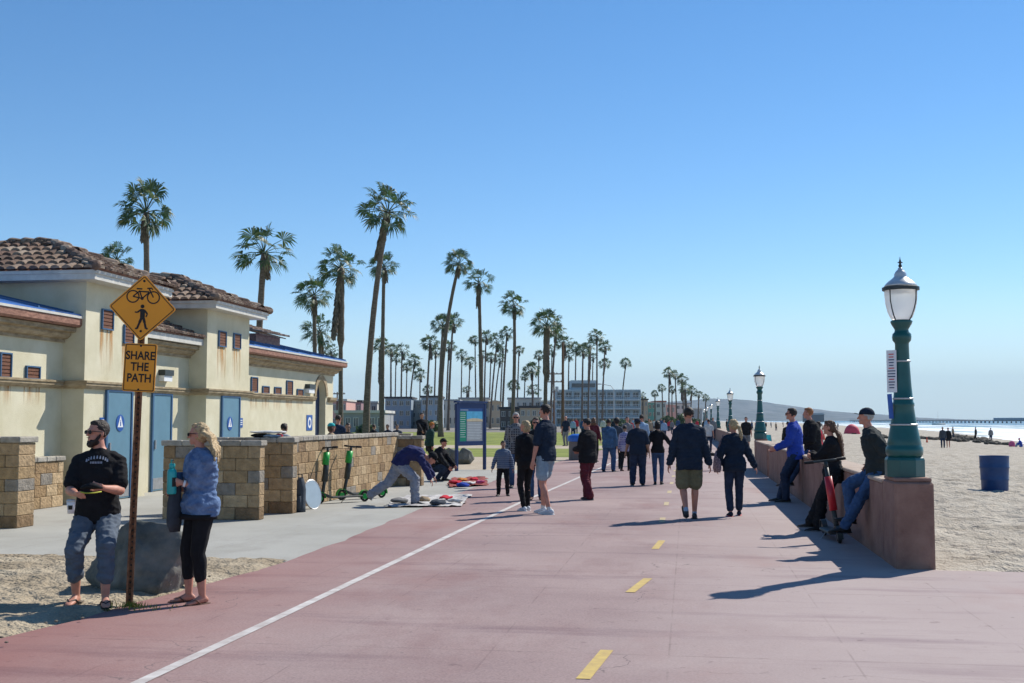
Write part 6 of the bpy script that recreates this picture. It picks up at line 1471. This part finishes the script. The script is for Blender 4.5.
tag(cloth('ground_cloth', '', (a, b, c_, d), mat('dull_red_rug', (.25, .06, .05), .95, .4, 8), 5, .04), 'red rug with goods laid out in front of the kiosk', 'rug')
goods = [(455, 484, c_red, 'red folded textile at the left of the rug'), (462, 482, c_orange, 'orange folded textile on the rug'), (468, 485, c_white, 'white folded textile on the rug'), (474, 481, c_red, 'red folded textile at the middle of the rug'), (480, 484, c_pink, 'pink folded textile on the right of the rug'), (463, 487, c_royal, 'blue folded textile at the near edge of the rug'),
         (400, 503, c_grey, 'grey bundle at the left of the white cloth'), (425, 502, c_tan, 'tan bundle under the bending man\'s hand'), (446, 500, c_red, 'small red bundle on the right of the white cloth'), (456, 503, c_white, 'white bundle at the right end of the white cloth'), (437, 505, c_char, 'charcoal bundle at the near edge of the white cloth')]
for i, (px, r, m, lb) in enumerate(goods):
    bm = bmesh.new(); rr_ = random.Random(i); ellipsoid(bm, (0, 0, .05), (rr_.uniform(.1, .2), rr_.uniform(.1, .17), rr_.uniform(.03, .06)))
    for v in bm.verts: v.co += Vector((noise.noise(v.co * 9 + Vector((i, 0, 0))), noise.noise(v.co * 9 + Vector((0, i, 0))), noise.noise(v.co * 12 + Vector((0, 0, i))) * .8)) * .045
    tag(link('folded_textile', bm, m, loc=G(px, r, .03), smooth=True), lb, 'textile', 'goods on the ground cloths')
# information kiosk
a, b = G(456.5, 471), G(484.5, 469.5); c = (a + b) / 2; W = (b - a).length; t = thing('information_kiosk', 'navy framed information board with green panel and map', 'notice board', c, math.atan2(b.y - a.y, b.x - a.x)); KS = 37 * 1. / 1160
KD = c.y; zt = onY(470, 403, KD).z; zb = onY(470, 445.5, KD).z
for x in (-W / 2, W / 2): link('post', B(x - .045, x + .045, -.045, .045, 0, zt - .02, .008), M_kiosk, t)
bm = bmesh.new(); box(bm, -W / 2 + .05, W / 2 - .05, -.035, .035, zt - .17, zt); box(bm, -W / 2 + .05, W / 2 - .05, -.035, .035, zb, zb + .13); box(bm, -W / 2 + .05, -W / 2 + .12, -.034, .034, zb + .13, zt - .17); box(bm, W / 2 - .12, W / 2 - .05, -.034, .034, zb + .13, zt - .17); link('frame', bm, M_kiosk, t)
link('cap_rail', B(-W / 2 - .08, W / 2 + .08, -.06, .06, zt + .003, zt + .06), M_kiosk, t)
x0, x1, z0, z1 = -W / 2 + .12, W / 2 - .12, zb + .13, zt - .17; PW = x1 - x0; PH = z1 - z0
pan = link('poster', B(x0, x1, -.02, .02, z0, z1), mat('poster_navy', (.03, .10, .3), .3, .05, 3), t)
link('green_panel', B(x0 + .01, x0 + PW * .28, -.026, -.022, z0 + .01, z1 - .1), mat('poster_green', (.01, .24, .14), .4, .05, 3), pan)
link('map_water', B(x0 + PW * .3, x1 - .01, -.026, -.022, z0 + PH * .66, z1 - .1), mat('poster_sky_blue', (.10, .42, .62), .4, .15, 8), pan)
bm = bmesh.new(); xa, xb = x0 + PW * .3, x1 - .01; pts = [(xa, -.03, z0 + PH * .6)] + [(xb, -.03, z0 + PH * .6)] + [(xb + (xa - xb) * i / 10, -.03, z0 + PH * (.665 + .035 * math.sin(math.pi * i / 10))) for i in range(11)]; prism(bm, pts, (0, .005, 0)); link('map_sand', bm, mat('poster_sand', (.6, .5, .32), .5, .1, 5), pan)
link('text_panel', B(xa, xb, -.026, -.022, z0 + .01, z0 + PH * .595), mat('poster_grey', (.33, .34, .34), .4, .05, 3), pan)
bm = bmesh.new(); rr_ = random.Random(3)
for i in range(11): z = z0 + PH * .55 - i * PH * .048; box(bm, xa + .03, xb - rr_.uniform(.03, .14), -.0275, -.0265, z, z + PH * .016)
for i in range(12): z = z1 - .16 - i * PH * .065; box(bm, x0 + .03, x0 + PW * rr_.uniform(.2, .26), -.0275, -.0265, z, z + PH * .014)
for i in range(7): box(bm, x0 + .05 + i * .055, x0 + .09 + i * .055, -.0225, -.0205, z1 - .07, z1 - .04)
link('printed_lines', bm, mat('poster_text', (.6, .64, .62), .5), pan)
boulder('boulder', 'grey-green boulder behind the left post of the information kiosk', G(455, 463) + Vector((0, 0, .22)), (.52, .4, .42), 8)
boulder('boulder', 'flat low boulder right of the first one by the kiosk', G(465, 464) + Vector((0, 0, .22)), (.42, .35, .38), 13)
# litter bin with blue lid
c = G(578, 460); t = thing('litter_bin', 'round grey litter bin with blue lid beside the path', 'bin', c); s_ = 1.0
bm = bmesh.new(); lathe(bm, [(.36, 0), (.37, .02), (.37, .7), (.36, .74)], 22); link('body', bm, mat('aggregate_grey', (.17, .15, .14), .9, .2, 30), t); bm = bmesh.new(); lathe(bm, [(.41, .742), (.42, .76), (.42, .9), (.38, .97), (.2, 1.04), (.02, 1.05)], 22); link('lid', bm, mat('blue_lid', (.03, .14, .5), .4, .1, 4), t, smooth=True)
# drum on the sand
q = G(995, 491, -.22); t = thing('trash_drum', 'blue drum standing alone on the sand', 'drum', q); H_ = 32 * q.y / 1160 * 1.04; Rr = .35 * H_ / .88
bm = bmesh.new(); pr_ = [(Rr * .84, -.06), (Rr * .9, .01), (Rr * .92, H_ * .3), (Rr * .97, H_ * .33), (Rr * .94, H_ * .36), (Rr * .97, H_ * .64), (Rr * 1.02, H_ * .67), (Rr * .985, H_ * .70), (Rr, H_ * .97), (Rr * 1.03, H_), (Rr * .96, H_), (Rr * .95, H_ * .95), (Rr * .85, H_ * .2)]; lathe(bm, pr_, 28); link('drum', bm, M_bin, t, smooth=True)
bm = bmesh.new(); lathe(bm, [(Rr * .94, H_ * .9), (.01, H_ * .93)], 20); link('liner', bm, c_black, t)
# beach things
def sand_at(px, row):
    z = -.3
    for _ in range(6): p = G(px, row, z); z = land(p.x, p.y)
    p.z = z; return p
def cone(label, px, row, h):
    p = sand_at(px, row); s_ = h; t = thing('traffic_cone', label, 'cone', p, 0, 'orange cones on the beach'); bm = bmesh.new(); lathe(bm, [(.19 * s_, .03), (.05 * s_, .95 * s_), (.02 * s_, s_)], 14); link('cone', bm, mat('cone_orange', (.7, .08, .03), .5), t, smooth=True); bm = bmesh.new(); box(bm, -.25 * s_, .25 * s_, -.25 * s_, .25 * s_, -.03, .035); link('base', bm, mat('cone_orange', (1, 1, 1)), t)
cone('orange cone on the sand just left of the man in the navy cap', 869, 448, .55); cone('orange cone on the sand right of the nearest lamp', 927, 443, .6); cone('orange cone by the standing people beyond the wall', 824, 440, .7)
p = sand_at(852, 434); t = thing('beach_tent', 'red pop-up beach tent on the sand', 'tent', p, R(10)); W = 15 * p.y / 1160 / 2; Ht = 9.5 * p.y / 1160
bm = bmesh.new(); n_ = 10; rows = []
for i in range(n_ + 1):
    x = -W + 2 * W * i / n_; row = []
    for j in range(9):
        a = math.pi * j / 8; hh = Ht * (1 - (abs(x) / W) ** 2.4) ** .6 if abs(x) < W else 0; row.append(bm.verts.new((x, -W * .8 * math.cos(a) * (hh / Ht * .5 + .5), hh * math.sin(a))))
    rows.append(row)
for a, b in zip(rows, rows[1:]):
    for j in range(8): bm.faces.new((a[j], b[j], b[j + 1], a[j + 1]))
link('canopy', bm, mat('red_tent_nylon', (.6, .06, .1), .6, .1, 1), t, smooth=True); bm = bmesh.new(); prism(bm, [(-W * .3, -W * .82, 0), (W * .3, -W * .82, 0), (W * .15, -W * .6, Ht * .55), (-W * .15, -W * .6, Ht * .55)], (0, .02, 0)); link('door_flap', bm, M_black, t)
# couple on the beach and the surf watchers
p = sand_at(943, 448); person('person in dark green jacket and jeans, left of the pair on the sand', p, 190, H=1.75, skin=SKD, top=dict(kind='jacket', m=c_char, g=.03), bottom=dict(m=c_jeand, g=.02), shoes=shK, hair=dict(m=h_dark), voxel=.02)
p = sand_at(948.5, 448); person('bare-legged person in black top, right of the pair on the sand', p, 200, H=1.72, skin=SKR, top=dict(kind='long', m=c_black, g=.03, low=-.2), bottom=dict(kind='shorts', m=c_black, g=.02, len=.6), hair=dict(m=h_dark), voxel=.02)
p = sand_at(1020, 447); person('person in blue jacket sitting on the sand at the right edge with a pink towel', p, -60, H=1.7, pel=(0, -.1, .12), lean=18, feet=((-.14, .45, .085, 0), (.14, .4, .085, 0)), hands=((-.2, .25, .35), (.2, .25, .4)), skin=SKR, top=dict(kind='jacket', m=c_royal, g=.05), bottom=dict(m=c_sky, g=.03), shoes=shK, hair=dict(m=h_dark), cap=dict(m=c_pink), voxel=.02)
bag('beach_bag', 'pink and white beach bag beside the seated person at the right edge', sand_at(1012, 447), c_pink, (.3, .2, .3))
# kelp wrack and stones along the tide line
bm = bmesh.new(); rr_ = random.Random(21)
for i in range(150):
    u = rr_.random(); px = 872 + 130 * u + rr_.gauss(0, 2); row = 437.5 + 7.0 * u ** 1.6 + rr_.gauss(0, .4)
    if i < 70: px = rr_.uniform(955, 985); row = 437 + (px - 955) * .15 + rr_.gauss(0, .5)
    p = sand_at(px, row); s_ = rr_.uniform(.1, .3) * (p.y / 120); g_ = bmesh.ops.create_icosphere(bm, subdivisions=2, radius=1, matrix=Matrix.Translation((p.x, p.y, p.z + .1)) @ Matrix.Diagonal((s_ * 1.6, s_, s_ * .8, 1)))
    for v in g_['verts']: v.co += Vector((noise.noise(v.co * 3), noise.noise(v.co * 3 + Vector((9, 0, 0))), noise.noise(v.co * 3 + Vector((0, 9, 0))))) * s_ * .5
tag(link('kelp_wrack', bm, M_kelp, smooth=True), 'dark heaps of kelp and stones along the tide line', 'kelp', kind='stuff')

# ------------------------------------------------------------------ small far figures
cols_ = {'navy': c_navy, 'black': c_black, 'white': c_white, 'red': c_red, 'blue': c_jean, 'grey': c_grey, 'sky blue': c_sky, 'tan': c_tan}
protos = {}
def far(label, colr, p, head, H, group):
    if colr not in protos:
        r_, _ = person(label, p, head, H=1.72, skin=SKR, top=dict(kind='long', m=cols_[colr], g=.03, name='top'), bottom=dict(m=c_jeand if colr != 'black' else c_black, g=.02), hair=dict(m=h_dark), voxel=.035, group=group, feet=((-.1, -.08, .085, 0), (.1, .12, .085, 0)))
        protos[colr] = r_; r_.scale = (H / 1.72,) * 3; return r_
    return dup(protos[colr], p, -R(head), label, group, H / 1.72)
g1 = 'distant walkers on the promenade'; rr_ = random.Random(5)
spots = [(583, 100, 'blue', 'between the shorts man and the maroon trousers'), (603, 120, 'white', 'behind the denim-shirt man'), (614, 110, 'navy', 'left of the curly-haired woman'), (631, 100, 'red', 'above the plaid-shirted person'), (633, 140, 'sky blue', 'above the plaid-shirted person'), (649, 85, 'tan', 'between the polo man and the woman in black'), (651, 120, 'navy', 'between the polo man and the woman in black'), (654, 150, 'white', 'between the polo man and the woman in black'),
         (661, 130, 'blue', 'right above the woman in the black top'), (664, 90, 'sky blue', 'just right of the woman in the black top'), (669, 160, 'red', 'just right of the woman in the black top'), (672, 130, 'grey', 'left shoulder of the tall walking man'), (678, 150, 'blue', 'left shoulder of the tall walking man'),
         (704, 140, 'black', 'right of the tall walking man under the far lamps'), (707, 110, 'sky blue', 'right of the tall walking man under the far lamps'), (713, 90, 'grey', 'under the far lamps'), (697, 180, 'red', 'right behind the tall walking man\'s head'), (573, 110, 'sky blue', 'on the grass right of the bald man'), (590, 150, 'grey', 'above the man in maroon trousers'), (576, 130, 'red', 'behind the blue-lidded bin')]
for px, zc, c, wh in spots: far('distant pedestrian in %s %s' % (c, wh), c, gpos(px + 0, zc), rr_.choice((0, 180, 10, 170)), rr_.uniform(1.55, 1.8), g1)
g2 = 'small figures out on the sand'
bsp = [(766, 430, 'black', 'right of the second lamp'), (771, 428, 'grey', 'right of the second lamp'), (776, 431, 'tan', 'left of the red jacket'), (783, 427, 'black', 'far behind the red jacket'), (797, 428, 'white', 'far behind the blue hoodie'), (822, 429, 'grey', 'left of the long-haired woman\'s head'), (838, 430, 'navy', 'between the long-haired woman and the tent'), (864, 431, 'navy', 'just right of the red tent'), (866.5, 431, 'black', 'just right of the red tent'), (869, 428, 'white', 'left of the navy cap'),
       (976, 441, 'black', 'at the water line'), (991, 442, 'grey', 'at the water line'), (953, 439, 'tan', 'just right of the beach pair'), (756, 429, 'red', 'near the second lamp shaft'), (752, 431, 'blue', 'left of the second lamp shaft'), (727, 433, 'black', 'between the far lamps'), (735, 431, 'white', 'between the far lamps'), (895, 432, 'grey', 'left of the nearest lamp base')]
for px, row, c, wh in bsp:
    p = sand_at(px, row); far('tiny beachgoer in %s %s' % (c, wh), c, p, rr_.uniform(0, 360), rr_.uniform(1.6, 1.8), g2)
# dry palm litter / pebbles in the sandy corner
bm = bmesh.new(); rr_ = random.Random(2)
for i in range(260):
    x = rr_.uniform(-9, -4.75); y = rr_.uniform(6.2, 12.6); s_ = rr_.uniform(.006, .022); bmesh.ops.create_icosphere(bm, subdivisions=1, radius=s_, matrix=Matrix.Translation((x, y, .035)) @ Matrix.Diagonal((1.3, 1, .6, 1)))
tag(link('gravel', bm, mat('small_stones', (.2, .17, .13), .9, .3, 10)), 'small stones scattered over the sandy corner', 'gravel', kind='stuff')
# small tuft at the sign post
bm = bmesh.new()
for i in range(160):
    a = rr_.uniform(0, 6.28); r = abs(rr_.gauss(0, .11)); p = G(131, 607, .02) + Vector((math.cos(a) * r * 1.8, math.sin(a) * r, 0)); h = rr_.uniform(.02, .06); d = Vector((rr_.uniform(-.03, .03), rr_.uniform(-.03, .03), h))
    bm.faces.new([bm.verts.new(q) for q in (p + Vector((-.004, 0, 0)), p + Vector((.004, 0, 0)), p + d)])
tag(link('grass_tuft', bm, M_lawn), 'low green tuft at the foot of the sign post', 'grass', kind='stuff')
# ------------------------------------------------------------------ sea air
if HAZE:
    bm = bmesh.new(); box(bm, -5000, 7600, -500, 9000, -16, 320); hz = link('haze', bm, M_white); hz['kind'] = 'stuff'; hz.data.materials.clear()
    m = bpy.data.materials.new('sea_air'); m.use_nodes = True; n, l = nt(m); n.remove(n['Principled BSDF'])
    v = n.new('ShaderNodeVolumePrincipled'); v.inputs['Color'].default_value = (.58, .80, 1, 1); v.inputs['Density'].default_value = HAZE; v.inputs['Anisotropy'].default_value = 0
    l.new(v.outputs[0], n['Material Output'].inputs['Volume']); hz.data.materials.append(m)

bpy.data.scenes.remove(_sc)
